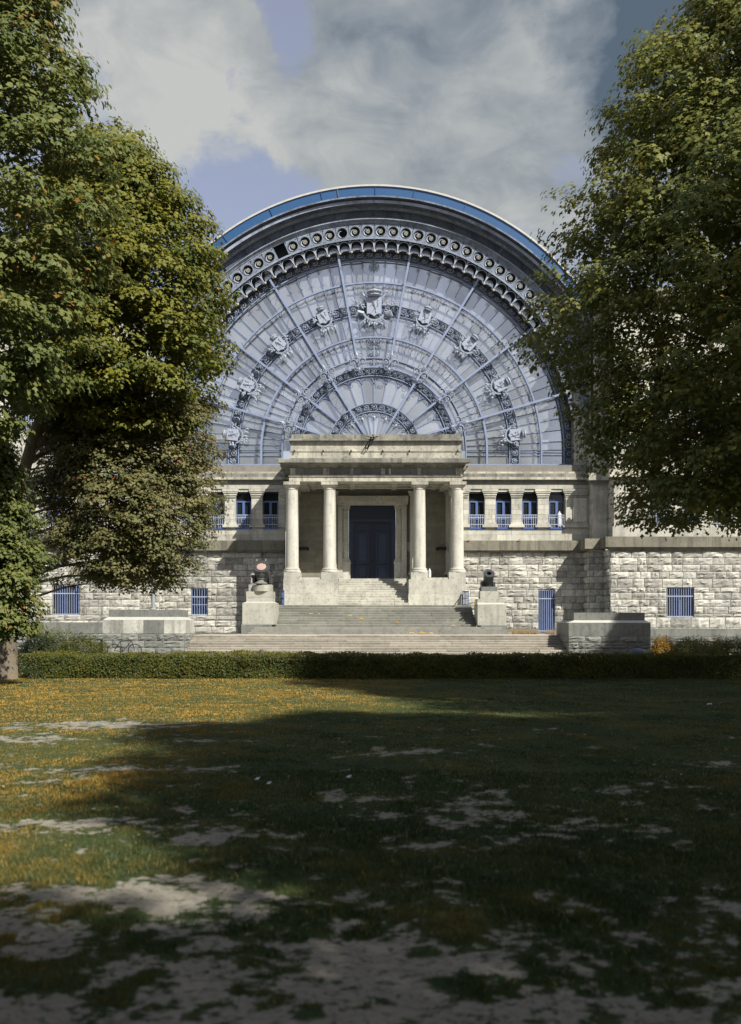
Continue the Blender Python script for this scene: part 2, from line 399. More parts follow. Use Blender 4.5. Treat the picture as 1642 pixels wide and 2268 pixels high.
def hole(xa, xb, yt, yb, Y): return (PX(xa, Y), PX(xb, Y), PZ(yb, Y), PZ(yt, Y))

# ------------------------------------------------------------------ the hall
YW = 68.0
hall = thing('exhibition_hall', 'arched museum hall with a great half-round glazed gable above a stone base and columned porch', 'building', (PX(829, YW), YW, 0))
GROUND_Z = 0.0; TERR_Z = PZ(1407, 54.5)
XL, XR = PX(353, YW), PX(1305, YW)
ldoor = hole(1193, 1229.5, 1305.5, 1401.5, YW)
lwin = hole(424, 460.5, 1303, 1363, YW)
base_holes = [lwin, ldoor, hole(766, 884, 1110, 1300, YW)]
zb0, zb1 = PZ(1402, YW), PZ(1222, YW)
PORX0, PORX1 = PX(632, YW), PX(1027, YW)
# backing walls
bw = wall_mb(XL, XR, -.5, zb1, YW, .8, base_holes); base = build('base_wall', bw, M['mortar'], hall)
stone_face(base, XL, PORX0, zb0, zb1, YW, .46, .55, 1.45, 'rock', True, [lwin], seed=3)
stone_face(base, PORX1, XR, zb0 + .3, zb1, YW, .46, .55, 1.45, 'rock', True, [ldoor], seed=4)
fp = MB(); fp.box(PORX1, ldoor[0], YW - .16, YW - .001, TERR_Z, zb0 + .29); fp.box(ldoor[1], XR, YW - .16, YW - .001, TERR_Z, zb0 + .29)
build('footing_course', fp, M['bluestone'], hall)
# ledge between rough base and smooth storey
lg = MB()
def ledge_run(mb, x0, x1, Yf):
    mb.box(x0, x1, Yf - .42, Yf + .02, PZ(1220, Yf), PZ(1198, Yf) - .03)
    mb.add([(x0, Yf - .42, PZ(1198, Yf) - .03), (x1, Yf - .42, PZ(1198, Yf) - .03), (x1, Yf + .02, PZ(1198, Yf) + .04), (x0, Yf + .02, PZ(1198, Yf) + .04)], [(0, 1, 2, 3)])
    mb.box(x0, x1, Yf - .30, Yf + .02, PZ(1220, Yf) - .12, PZ(1220, Yf) - .002)
def ledge_stones(owner, x0, x1, Yf, seed):
    r = random.Random(seed); x = x0
    while x < x1 - .01:
        l = min(r.uniform(1.9, 2.7), x1 - x)
        if x1 - x - l < .8: l = x1 - x
        mb = MB(); ledge_run(mb, x + .006, x + l - .006, Yf); build('ledge_stone', mb, M['ledge'], owner); x += l
ledge = build('ledge_core', wall_mb(XL, PORX0, PZ(1222, YW), PZ(1198, YW) - .06, YW - .25, 1.0, []), M['ledge'], hall); ledge2 = build('ledge_core', wall_mb(PORX1, XR, PZ(1222, YW), PZ(1198, YW) - .06, YW - .25, 1.0, []), M['ledge'], hall)
ledge_stones(ledge, XL, PORX0, YW, 5); ledge_stones(ledge2, PORX1, XR, YW, 6)
# smooth storey with windows
wins_r = [(1039, 1074), (1098.5, 1133), (1157, 1191.5), (1216, 1251)]
wins_l = [(582, 617), (522.5, 557), (463.5, 498), (404, 439)]
wh = [hole(a, b, 1089.5, 1171, YW) for a, b in wins_r + wins_l]
doorhole = hole(766, 884, 1110, 1300, YW)
for a_, b_ in ((632, 766), (884, 1027)): build('porch_wall_band', MB().box(PX(a_, YW), PX(b_, YW), YW + .002, YW + .6, PZ(1222.2, YW), PZ(1194, YW)), M['plinth'], hall)
z_s0, z_s1 = PZ(1197.5, YW), PZ(1076, YW)
up = build('upper_wall', wall_mb(XL, XR, z_s0 - .1, PZ(1030, YW), YW, .7, wh + [(doorhole[0], doorhole[1], z_s0 - .1, doorhole[3])]), M['mortar'], hall)
for (a, b, sd_) in ((XL, PORX0, 8), (PORX1, XR, 9)):
    hh = [q for q in wh if a - 1 < q[0] < b + 1]
    stone_face(up, a, b, z_s0, PZ(1171, YW), YW, .42, .9, 1.9, 'ashlar', False, [], seed=sd_, gap=.012)
    stone_face(up, a, b, PZ(1171, YW), z_s1, YW, .33, .42, .66, 'ashlar', False, hh, seed=sd_ + 2, gap=.012)
# piers between windows: capital and base mouldings
def pier(xa, xb):
    mb = MB()
    for (yt, yb, ex, pr) in ((1083, 1088.5, 6, .22), (1088.5, 1092, 4.5, .18), (1092, 1097, 2.6, .13), (1099.5, 1101.5, 1.2, .09)):
        mb.pbox(xa - ex, xb + ex, yt, yb - .05, YW - pr, pr - .015)
    build('pier_capital', mb, M['ashlar'], hall)
    mb = MB()
    for (yt, yb, ex, pr) in ((1157, 1160, 1.4, .09), (1160, 1163, 3, .14), (1163, 1167.6, 5.5, .2)):
        mb.pbox(xa - ex, xb + ex, yt + .05, yb, YW - pr, pr - .015)
    build('pier_base', mb, M['ashlar'], hall)
for a, b in ((1074, 1098.5), (1133, 1157), (1191.5, 1216), (557, 582), (498, 522.5), (439, 463.5)): pier(a + .5, b - .5)
pier(1254, 1300); pier(622, 631); pier(1028, 1036)
mb = MB()
for xa, xb in ((1254, 1264), (1270, 1300)): mb.pbox(xa, xb, 1103, 1156, YW - .1, .09)
build('corner_pilaster', mb, M['ashlar'], hall)
def french_window(xa, xb, transom=1109.5):
    Y = YW + .28; f = build('window', MB().box(PX(xa, Y) - .02, PX(xb, Y) + .02, Y + .08, Y + .10, PZ(1171, Y), PZ(1089.5, Y)), M['dark_glass'], hall)
    mb = MB()
    mb.pbox(xa, xa + 3, transom, 1171, Y, .08); mb.pbox(xb - 3, xb, transom, 1171, Y, .08); mb.pbox(xa + 3.02, xb - 3.02, transom, transom + 3.4, Y, .08)
    xm = (xa + xb) / 2; mb.pbox(xm - 2.6, xm + 2.6, transom + 3.42, 1171, Y - .02, .1)
    for s0, s1 in ((xa + 3.02, xm - 2.62), (xm + 2.62, xb - 3.02)):
        mb.pbox(s0, s1, 1166.5, 1171, Y, .08); mb.pbox(s0, s1, 1148, 1150, Y, .08)
    build('window_frame', mb, M['blue'], f)
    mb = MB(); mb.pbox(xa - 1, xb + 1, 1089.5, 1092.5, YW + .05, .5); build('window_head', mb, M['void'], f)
    mb = MB(); Y = YW - .06
    for yy in (1140.5, 1146, 1161.5): mb.pbox(xa + .5, xb - .5, yy - .65, yy + .65, Y, .045)
    n = 8
    for i in range(n + 1):
        xx = xa + 1.2 + (xb - xa - 2.4) * i / n
        if i == n // 2: continue
        mb.pbox(xx - .5, xx + .5, 1141.2, 1168, Y + .005, .035)
    build('railing', mb, M['rail'], f)
    mb = MB(); mb.pbox(xa + .5, xb - .5, 1168.2, 1171.5, YW - .1, .34); build('window_sill', mb, M['blue_deep'], f)
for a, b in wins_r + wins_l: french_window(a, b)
# bands above the windows up to the iron frieze
mb = MB(); mbs = []
def band(yt, yb, pr, mat, nm, ranges=((XL, PORX0), (PORX1, XR)), seg=2.4, back=.3):
    r = random.Random(int(yt * 7)); par = build(nm + '_core', MB().box(XL, XR, YW - pr + .03, YW + back, PZ(yb, YW) + .01, PZ(yt, YW) - .01), M[mat], hall)
    for a, b in ranges:
        x = a
        while x < b - .01:
            l = min(seg * r.uniform(.8, 1.2), b - x)
            if b - x - l < .8: l = b - x
            build('band_stone', MB().box(x + .005, x + l - .005, YW - pr + r.uniform(-.003, .003), YW + back - .05, PZ(yb, YW), PZ(yt, YW)), M[mat], par); x += l
band(1075, 1083, .10, 'ashlar', 'architrave'); band(1063.6, 1074.9, .06, 'frieze', 'frieze')
band(1058, 1063.5, .34, 'attic', 'cornice_lip'); band(1050, 1057.9, .28, 'cornice', 'cornice')
band(1045.5, 1049.9, .20, 'attic', 'gable_sill')

# ------------------------------------------------------------------ glazed gable
YG, YC = 69.6, 69.1                    # glass plane, front chord plane
CX, CY = 829.0, 996.0
def A(r, deg, Y, cy=CY, cx=CX):
    a = R(deg); return P(cx + r * math.sin(a), cy - r * math.cos(a), Y)
def path(r, Y, step=1.5, cy=CY, bottom=1030.0, a0=-90, a1=90):
    pts = []
    if a0 == -90: pts += [P(CX - r, bottom, Y), P(CX - r, (bottom + cy) / 2, Y)]
    n = max(2, int((a1 - a0) / step)); pts += [A(r, a0 + (a1 - a0) * i / n, Y, cy) for i in range(n + 1)]
    if a1 == 90: pts += [P(CX + r, (bottom + cy) / 2, Y), P(CX + r, bottom, Y)]
    return pts
def ringband(mb, r0, r1, Y, d, step=3.0, cy=CY, bottom=1030.0):
    """solid band between apparent radii r0<r1, depth d behind Y"""
    a = path(r0, Y, step, cy, bottom); b = path(r1, Y, step, cy, bottom); o = len(mb.v); n = len(a)
    k = (Y + d) / Y
    for p in a: mb.v.append(tuple(p))
    for p in b: mb.v.append(tuple(p))
    for p in a: mb.v.append((p.x, p.y + d, p.z))
    for p in b: mb.v.append((p.x, p.y + d, p.z))
    for i in range(n - 1):
        mb.f += [(o + i, o + i + 1, o + n + i + 1, o + n + i), (o + n + i, o + n + i + 1, o + 3 * n + i + 1, o + 3 * n + i), (o + 2 * n + i, o + 2 * n + i + 1, o + i + 1, o + i)]
    return mb
# panes
radii = [419, 371, 322, 252, 204]      # glass between the rings (322..301 is the shield band)
pitch = 3.5
glz = build('glazing', MB().box(PX(CX, YG) - .05, PX(CX, YG) + .05, YG + .3, YG + .4, PZ(1030, YG), PZ(1020, YG)), M['iron_dark'], hall)
rp = random.Random(11)
def pane_quad(r0, r1, a0, a1, k=2):
    Yj = YG + rp.uniform(-.012, .012); t = rp.uniform(-.028, .028)
    lo = [A(r0, a0 + (a1 - a0) * i / k, Yj - t) for i in range(k + 1)]; hi = [A(r1, a0 + (a1 - a0) * i / k, Yj + t) for i in range(k + 1)]
    mb = MB(); n = k + 1; vs = lo + hi; vs += [v + Vector((0, .03, 0)) for v in vs]
    fs = [(i, i + 1, n + i + 1, n + i) for i in range(k)] + [(2 * n + i, 3 * n + i, 3 * n + i + 1, 2 * n + i + 1) for i in range(k)]
    fs += [(n + i, n + i + 1, 3 * n + i + 1, 3 * n + i) for i in range(k)] + [(i, 2 * n + i, 2 * n + i + 1, i + 1) for i in range(k)]
    fs += [(0, n, 3 * n, 2 * n), (k, 2 * n + k, 3 * n + k, n + k)]
    mb.add(vs, fs); build('pane', mb, M['glass'], glz)
for (r0, r1) in ((371.5, 421), (252.5, 370.5), (183, 251.5)):
    n = 52 if r0 > 200 else 26
    for i in range(n): 
        a0 = -91 + 182 * i / n; pane_quad(r0, r1, a0 + .1, a0 + 182 / n - .1)
for i in range(18):
    a0 = -94.5 + 10.5 * i; pane_quad(101, 182.5, a0 + .2, a0 + 10.3, 3)
for i in range(9): pane_quad(4, 100.5, -94.5 + 21 * i + .3, -94.5 + 21 * i + 20.7, 4)
for s in (-1, 1):                         # square panes beside the springing
    for (r0, r1) in ((371.5, 421), (322, 370.5), (252.5, 301), (204.5, 251.5)):
        for (ya, yb) in ((1009, 1030), (996.5, 1008.6)):
            x0, x1 = sorted((CX + s * r0, CX + s * r1)); build('pane', MB().pbox(x0, x1, ya, yb, YG - .01, .03), M['glass'], glz)
# thin glazing bars
def gbars(nm, r0, r1, step, a_lo, a_hi, wdt=.04, mat='iron'):
    a = a_lo
    while a <= a_hi + .01:
        if abs((a / 21.0) - round(a / 21.0)) < .49 or True:
            mb = MB(); mb.bar(A(r0, a, YG - .05), A(r1, a, YG - .05), wdt, .09); build(nm, mb, M[mat], glz)
        a += step
gbars('glazing_bar', 371, 420, 3.5, -91, 91); gbars('glazing_bar', 204, 371, 3.5, -91, 91); gbars('glazing_bar', 103, 176, 10.5, -84, 84, .07)
for a in (-84, -73.5, -63, -52.5, -42, -31.5, -21, -10.5, 0, 10.5, 21, 31.5, 42, 52.5, 63, 73.5, 84):
    mb = MB(); mb.bar(A(4, a, YG - .05), A(85, a, YG - .05), .05, .08); build('glazing_bar', mb, M['iron'], glz)
for s in (-1, 1):
    mb = MB(); a_, b_ = sorted((CX + s * 204, CX + s * 420)); mb.pbox(a_, b_, 1008.2, 1009.6, YG - .1, .08); mb.pbox(a_, b_, 996, 997.2, YG - .1, .08); build('glazing_bar', mb, M['iron'], glz)
# ring trusses: front chord standing off the glass, web between
def ring_truss(r, wD, depth, nm='ring_truss', web=3.5, mat='iron', shade=True):
    Y = YG - depth; mb = MB(); ringband(mb, r - wD / 2, r + wD / 2, Y, .07); ch = build(nm, mb, M[mat], hall)
    mb = MB(); ringband(mb, r - wD / 2 - 1.2, r - wD / 2 - .2, Y + .075, .05); ringband(mb, r - wD * .3, r + wD * .3, YG - .09, .06); build('back_chord', mb, M['iron_dark'], ch)
    if web:
        mb = MB(); a = -94.5; k = 0
        while a < 94:
            p = A(r, a, Y + .05); q = A(r, a + web / 2, YG - .05); p2 = A(r, a + web, Y + .05)
            if a >= -91 and a < 88: mb.bar(p, q, .028); mb.bar(q, p2, .028)
            a += web
        build('truss_web', mb, M['iron'], ch)
    return ch
ring_truss(371, 3.4, .62); ring_truss(250, 3.8, .62); ring_truss(204, 2.4, .30, web=0); ring_truss(184, 3.6, .36, web=0); ring_truss(164.5, 1.8, .25, web=0)
ring_truss(421, 2.6, .30, web=0); ring_truss(322.5, 1.6, .25, web=0); ring_truss(300.5, 1.6, .25, web=0); ring_truss(103.5, 2.0, .25, web=0); ring_truss(85, 1.8, .25, web=0)
for a in (-73.5, -52.5, -31.5, -10.5, 10.5, 31.5, 52.5, 73.5):
    mb = MB(); Y0 = YG - .75; r_in = 4 if abs(a) in (31.5,) else (104 if abs(a) > 50 else 190)
    mb.bar(A(r_in, a, Y0), A(445, a, Y0), .15, .09); so_ = build('spoke_truss', mb, M['iron'], hall)
    mb = MB(); mb.bar(A(r_in, a, YG - .1), A(443, a, YG - .1), .12, .06); r = r_in; k = 0
    while r < 438:
        p = A(r, a, Y0 + .04); q = A(min(r + 13, 443), a, YG - .1)
        if k % 2: p, q = A(r, a, YG - .1), A(min(r + 13, 443), a, Y0 + .04)
        mb.bar(p, q, .03, .03, Vector((1, 0, 0))); r += 13; k += 1
    build('truss_web', mb, M['iron'], so_)
# dark ornament bands (backing plates)
mb = MB(); ringband(mb, 422.3, 443, YG - .12, .08); build('outer_frieze_plate', mb, M['iron_dark'], hall)
mb = MB(); ringband(mb, 441.5, 445, YG - .5, .45); build('outer_frieze_rim', mb, M['iron_dark'], hall)
mb = MB(); ringband(mb, 166, 182, YG - .10, .06); build('inner_frieze_plate', mb, M['iron_dark'], hall)
mb = MB(); ringband(mb, 302, 321, YG - .06, .05); build('shield_frieze_plate', mb, M['iron_dark'], hall)
mb = MB(); ringband(mb, 86, 102.5, YG - .06, .05); build('lunette_frieze_plate', mb, M['iron_dark'], hall)
for s in (-1, 1):
    x0, x1 = (CX + 204, CX + 440) if s > 0 else (CX - 440, CX - 204)
    mb = MB(); mb.pbox(x0, x1, 1027.5, 1031.5, YG - .75, .5); mb.pbox(x0, x1, 1043.3, 1045.4, YG - .6, .5); build('bottom_rail', mb, M['iron'], hall)
    mb = MB(); mb.pbox(x0, x1, 1031.6, 1043.2, YG - .35, .3); build('bottom_frieze_plate', mb, M['iron_dark'], hall)
# scroll ornament unit: spiral with leaves, in a unit box (u,v in -.5...5), front toward -y
def leafb(mb, x, z, ang, l, wd, y=-.06):
    c, s = math.cos(ang), math.sin(ang)
    def T(u, v, yy): return (x + u * c - v * s, yy, z + u * s + v * c)
    mb.add([T(0, 0, y + .04), T(l * .45, wd / 2, y), T(l, 0, y + .03), T(l * .45, -wd / 2, y), T(l * .5, 0, y - .05)], [(0, 4, 1), (1, 4, 2), (2, 4, 3), (3, 4, 0), (0, 1, 2, 3)])
def spiral(mb, cx, cz, r0, turns, a0, dirn, wd, y=-.05, n=18, sides=4, k=.86):
    pts = []; rad = []
    for i in range(n + 1):
        t = i / n; r = r0 * (1 - k * t); a = a0 + dirn * t * turns * 2 * math.pi
        pts.append((cx + r * math.cos(a), y - .03 * t, cz + r * math.sin(a))); rad.append(wd * (1 - .35 * t) / 2)
    mb.tube(pts, rad, sides)
def scroll_mesh(k, name='scroll'):
    r = random.Random(k); mb = MB(); d = 1 if k % 2 else -1
    spiral(mb, 0, 0, .40, 1.45, R(200) if d > 0 else R(160), d, .13)
    mb.lathe([(.10, 0), (.085, .06), (.03, .09)], 8, (0, -.02, 0), Matrix.Rotation(R(90), 4, 'X'))
    for i in range(7):
        a = R(i * 51 + 20 + r.uniform(-12, 12)); leafb(mb, .20 * math.cos(a), .20 * math.sin(a), a + d * .9, .27, .13)
    for sx in (-1, 1):
        for sz in (-1, 1): leafb(mb, sx * .30, sz * .30, math.atan2(sz, sx) + r.uniform(-.3, .3), .26, .14)
    return mb.mesh(name)
SCR = [scroll_mesh(k) for k in range(4)]
for me in SCR: me.materials.append(M['iron_orn'])
def scrolls_on_ring(owner, rmid, unit, Y, cy=CY, bottom=1030, skip=lambda a: False, sz=1.0, amin=-90, amax=90, name='scroll'):
    arc = math.radians(amax - amin) * rmid; n = round(arc / unit); s = Y / F
    for i in range(n):
        a = amin + (amax - amin) * (i + .5) / n
        if skip(a): continue
        p = A(rmid, a, Y, cy); me = SCR[i % 4]
        link(name, me, None, owner, p, (0, R(a), 0), (arc / n * s * .98, .9, unit * s * sz))
    if amax == 90:
        for sg in (-1, 1):
            k = max(1, round((bottom - cy) / unit))
            for j in range(k):
                yy = cy + (bottom - cy) * (j + .5) / k
                link(name, SCR[j % 4], None, owner, P(CX + sg * rmid, yy, Y), (0, R(90), 0), ((bottom - cy) / k * s * .98, .9, unit * s * sz))
of = build('outer_frieze', MB().box(PX(CX, YG) - .05, PX(CX, YG) + .05, YG - .05, YG, PZ(563, YG), PZ(560, YG)), M['iron_dark'], hall)
scrolls_on_ring(of, 432.5, 20.5, YG - .2, sz=.92)
sf = build('shield_frieze', MB().box(PX(CX, YG) - .05, PX(CX, YG) + .05, YG - .05, YG, PZ(686, YG), PZ(683, YG)), M['iron_dark'], hall)
scrolls_on_ring(sf, 311.5, 19, YG - .12, sz=.98, skip=lambda a: abs(a) < 4.5)
nf = build('inner_frieze', MB().box(PX(CX, YG) - .05, PX(CX, YG) + .05, YG - .05, YG, PZ(823, YG), PZ(820, YG)), M['iron_dark'], hall)
scrolls_on_ring(nf, 174, 15.5, YG - .15, sz=.95)
lf = build('lunette_frieze', MB().box(PX(CX, YG) - .05, PX(CX, YG) + .05, YG - .05, YG, PZ(903, YG), PZ(900, YG)), M['iron_dark'], hall)
scrolls_on_ring(lf, 94.3, 17, YG - .12, sz=.95, bottom=1000)
bf = build('bottom_frieze', MB().box(PX(CX, YG) - .05, PX(CX, YG) + .05, YG - .05, YG, PZ(1040, YG), PZ(1036, YG)), M['iron_dark'], hall)
for s in (-1, 1):
    for k in range(17):
        xx = CX + s * (212 + 13.8 * k)
        if xx < 430: continue
        link('scroll', SCR[(k + (s > 0)) % 4], None, bf, P(xx, 1037.4, YG - .4), (0, R(90 if k % 2 else 0), 0), (.45, 1, .43))
# scalloped petals of the inner fan and small curls
for i in range(18):
    ac = -89.25 + 10.5 * i
    if abs(ac) > 90: continue
    s = YG / F; mb = MB(); r0 = 148; hw = 10.5 / 2; pts = []
    for k in range(13):
        t = -1 + 2 * k / 12; rr = r0 + 13.5 * math.sqrt(max(0, 1 - t * t)); pts.append(A(rr, ac + t * hw * .93, YG - .14))
    mb.tube(pts, .035, 4)
    for sg in (-1, 1):
        c_ = A(158, ac + sg * hw * .88, YG - .14); pts = [c_ + Vector((.07 * math.cos(q), 0, .07 * math.sin(q))) for q in [j * math.pi / 4 for j in range(9)]]; mb.tube(pts, .02, 4)
    build('petal_arch', mb, M['iron'], hall)
for a in (-84, -63, -42, -21, 0, 21, 42, 63, 84):     # curls under the small lunette ring
    mb = MB(); spiral(mb, -.22, .0, .2, 1.2, 0, 1, .06); spiral(mb, .22, .0, .2, 1.2, math.pi, -1, .06); leafb(mb, 0, .1, R(-90), .5, .2)
    link('curl_bracket', mb.mesh('curl_bracket'), M['iron_orn'], hall, A(76, a, YG - .12), (0, R(a), 0))
def curl_cluster():
    mb = MB()
    for sx in (-1, 1):
        spiral(mb, sx * .38, .05, .30, 1.5, 0 if sx < 0 else math.pi, sx * -1, .09); spiral(mb, sx * .22, -.42, .2, 1.3, 0 if sx < 0 else math.pi, sx, .07)
        spiral(mb, sx * .30, .55, .2, 1.2, 0, sx, .07)
    leafb(mb, 0, .3, R(90), .7, .25); leafb(mb, 0, -.3, R(-90), .4, .2)
    return mb.mesh('curl_cluster')
cc = curl_cluster(); cc.materials.append(M['orn_light'])
M['iron_orn2'] = paint('mid_cast_ornament', (.25, .295, .38), .5, 0, .4); cc.materials[0] = M['iron_orn2']
for a in (-73.5, -52.5, -31.5, -10.5, 10.5, 31.5, 52.5, 73.5):
    link('curl_cluster', cc, None, hall, A(195, a, YG - .85), (0, R(a), 0), (.95, 1, .95))
mb = MB()
for (yy, w_) in ((752, .62), (767, .52), (782, .45), (801, .45)):
    c_ = P(CX, yy, YG - .2)
    for sx in (-1, 1): spiral(mb, c_.x + sx * w_ * .5, c_.z, w_ * .42, 1.4, R(90), sx, .07, y=c_.y)
    mb.bar((c_.x, c_.y, c_.z - .25), (c_.x, c_.y, c_.z + .25), .08)
build('keystone_scrolls', mb, M['iron_orn2'], hall)
mb = MB()
for sx in (-1, 1):
    mb.bar(P(CX + sx * 9.5, 747, YG - .12), P(CX + sx * 8, 790, YG - .12), .05)
    spiral(mb, PX(CX, YG) + sx * .22, PZ(588, YG), .2, 1.3, R(90), sx, .06, y=YG - .2); spiral(mb, PX(CX, YG) + sx * .28, PZ(594, YG), .18, 1.3, R(-90), -sx, .06, y=YG - .2)
leafb(mb, PX(CX, YG), PZ(598, YG), R(90), .7, .2, YG - .2); leafb(mb, PX(CX, YG), PZ(590, YG), R(-90), .45, .2, YG - .2)
build('pendant_scrolls', mb, M['iron_orn2'], hall)

# coats of arms
def crown_mb(mb, z, w, h):
    mb.lathe([(w * .42, 0), (w * .5, h * .12), (w * .40, h * .3), (w * .55, h * .55), (w * .46, h * .8), (w * .15, h * .95), (w * .05, h * .98)], 12, (0, -.12, z))
    for i in range(7):
        a = math.pi * (i + .5) / 7; leafb(mb, -w * .45 * math.cos(a), z + h * .45, R(90), h * .35, w * .12, -.12 - w * .42 * math.sin(a))
    mb.lathe([(.02, 0), (w * .09, h * .08), (.02, h * .2)], 8, (0, -.12, z + h * .95))
def shield_plate(w, h, seed, lion=True):
    mb = MB(); n = 6; o = [(-w / 2, h / 2), (-w / 2, -h * .38)]
    for t in (0.25, .5, .75, 1): o.append((-w / 2 + w / 2 * t, -h * .38 - h * .12 * (t ** 2) + (h * .04 * math.sin(math.pi * t))))
    o = o + [(-x, z) for x, z in o[::-1][1:]]
    vs = [(x, -.16, z) for x, z in o] + [(x * 1.04, 0, z * 1.03) for x, z in o]; k = len(o)
    mb.add(vs, [tuple(range(k))] + [(i, i + k, (i + 1) % k + k, (i + 1) % k) for i in range(k)])
    return mb
def shield_relief(w, h, seed):
    r = random.Random(seed); mb = MB(); y = -.19
    # rampant beast: body, head, mane, legs, tail in low relief
    mb.tube([(-.02 * w, y, .22 * h), (.05 * w, y, .08 * h), (.10 * w, y, -.10 * h)], [.09 * w, .085 * w, .06 * w], 5)
    mb.lathe([(.02, 0), (.09 * w, .01), (.06 * w, .04)], 7, (-.06 * w, y, .30 * h), Matrix.Rotation(R(90), 4, 'X'))
    for (a, b, c_) in (((-.02, .18), (-.16, .24), (-.26, .20)), ((0, .10), (-.16, .10), (-.24, .03)), ((.08, -.10), (-.05, -.18), (-.14, -.28)), ((.12, -.10), (.10, -.24), (.16, -.34)), ((.12, -.02), (.28, .06), (.22, .24)), ((.22, .24), (.30, .32), (.22, .36))):
        mb.tube([(a[0] * w, y, a[1] * h), (b[0] * w, y, b[1] * h), (c_[0] * w, y, c_[1] * h)], [.035 * w, .028 * w, .018 * w], 4)
    for i in range(8): leafb(mb, r.uniform(-.35, .35) * w, r.uniform(-.35, .40) * h, r.uniform(0, 6.28), .12 * w, .05 * w, y + .03)
    return mb
def arms(scale, seed, big=False):
    r = random.Random(seed); root = None
    w, h = (1.22, 1.62) if big else (.98, 1.12)
    parts = {}
    pl = shield_plate(w, h, seed); parts['shield_plate'] = (pl, 'orn_plate')
    parts['shield_relief'] = (shield_relief(w, h, seed), 'iron_orn')
    cm = MB(); crown_mb(cm, h / 2 + .04, w * (.98 if big else .72), .62 if big else .40); parts['crown'] = (cm, 'iron_orn')
    rb = MB(); R0 = w * (.80 if big else .70); pts = []
    for i in range(17):
        a = R(-165 + 150 * i / 16); pts.append((R0 * math.cos(a) * (1.0), -.10, R0 * 1.02 * math.sin(a) - (h * .08)))
    for i in range(16):
        a, b = Vector(pts[i]), Vector(pts[i + 1]); rb.bar(a, b, .17 if big else .13, .05)
    parts['ribbon'] = (rb, 'iron_orn2')
    lv = MB()
    for sx in (-1, 1):
        for i in range(12 if big else 9):
            t = i / 11; x = sx * (w * .55 + t * (1.0 if big else .38)); z = (-.05 + .30 * t + r.uniform(-.15, .15)) * (1.3 if big else 1)
            leafb(lv, x, z, math.atan2(.6, sx) + r.uniform(-.9, .9), r.uniform(.26, .42), .14, -.12)
        for i in range(6):                                  # drapery tails
            leafb(lv, sx * r.uniform(.15, .75) * w, -h * .62 - r.uniform(0, .35), R(-90) + sx * r.uniform(-.2, .9), r.uniform(.25, .4), .2, -.10)
    spiral(lv, -.35 * w, -h * .78, .22, 1.2, 0, 1, .1, y=-.1); spiral(lv, .35 * w, -h * .78, .22, 1.2, math.pi, -1, .1, y=-.1)
    leafb(lv, 0, -h * .65, R(-90), .6, .22)
    if big:
        for sx in (-1, 1):
            lv.tube([(sx * .45, -.08, -1.35 * .55), (sx * 1.2, -.1, -1.45)], [.05, .04], 5); lv.tube([(sx * .55, -.08, .6), (sx * 1.0, -.1, 1.15)], [.06, .09], 5)
            for j in range(5): leafb(lv, sx * 1.05, 1.15, R(90) - sx * (.9 - j * .45), .28, .12, -.12)
            lv.tube([(sx * .9, -.1, -.55), (sx * 1.35, -.14, -.45), (sx * 1.55, -.12, -.8)], [.16, .2, .06], 5)
    parts['foliage'] = (lv, 'iron_orn')
    return parts
M['orn_plate'] = paint('pale_shield_plate', (.29, .325, .42), .5, 0, .15)
plate_mats = M
ARMS = arms(1, 5, True)
def place_arms(parts, a, r, big=False, meshes=None):
    p = A(r, a, YG - .55)
    root = link('coat_of_arms', meshes['shield_plate'], None, hall, p, (0, R(a), 0), (.86, .8, .86) if big else (.84, .8, .84))
    for k, me in meshes.items():
        if k == 'shield_plate': continue
        o = bpy.data.objects.new(k, me); COL.objects.link(o); o.parent = root
def mk_meshes(parts):
    d = {}
    for k, (mb, mt) in parts.items(): d[k] = mb.mesh(k); d[k].materials.append(M[mt])
    return d
place_arms(None, 0, 316, True, mk_meshes(ARMS))
sm = [mk_meshes(arms(1, s, False)) for s in (11, 12, 13)]
for i, a in enumerate((-84, -63, -42, -21, 21, 42, 63, 84)): place_arms(None, a, 313, False, sm[i % 3])

# ------------------------------------------------------------------ stone archivolt, rosettes, arcade, roof
def outer_ring(nm, prof, cy, a_lo, a_hi, mat, seg=6.6, cx=CX):
    """moulding swept round the arch: prof = [(apparent radius, Y)...], one object per voussoir"""
    par = None; n = round((a_hi - a_lo) / seg)
    for i in range(n):
        a0 = a_lo + (a_hi - a_lo) * i / n; a1 = a_lo + (a_hi - a_lo) * (i + 1) / n - .05; k = 4; mb = MB(); m = len(prof)
        for j in range(k + 1):
            a = a0 + (a1 - a0) * j / k
            for (r, Y) in prof: mb.v.append(tuple(A(r, a, Y, cy, cx)))
        for j in range(k):
            for q in range(m - 1): mb.f.append((j * m + q, (j + 1) * m + q, (j + 1) * m + q + 1, j * m + q + 1))
        mb.f.append(tuple(range(m))); mb.f.append(tuple(k * m + q for q in range(m))[::-1])
        o = build(nm if par is None else 'voussoir', mb, M[mat], par or hall)
        if par is None: par = o
    return par
lo, hi = -86, 86
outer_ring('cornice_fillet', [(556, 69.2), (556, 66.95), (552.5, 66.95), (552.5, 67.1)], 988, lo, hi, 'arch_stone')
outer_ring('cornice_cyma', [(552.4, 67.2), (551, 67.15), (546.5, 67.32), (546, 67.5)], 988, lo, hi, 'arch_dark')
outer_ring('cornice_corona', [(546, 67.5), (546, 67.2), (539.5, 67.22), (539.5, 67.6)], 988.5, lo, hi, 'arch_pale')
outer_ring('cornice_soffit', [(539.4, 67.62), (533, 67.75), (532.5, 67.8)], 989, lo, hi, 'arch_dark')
outer_ring('bed_moulding', [(532.5, 67.9), (532, 67.72), (527.5, 67.75), (527, 67.95)], 990, lo, hi, 'arch_stone')
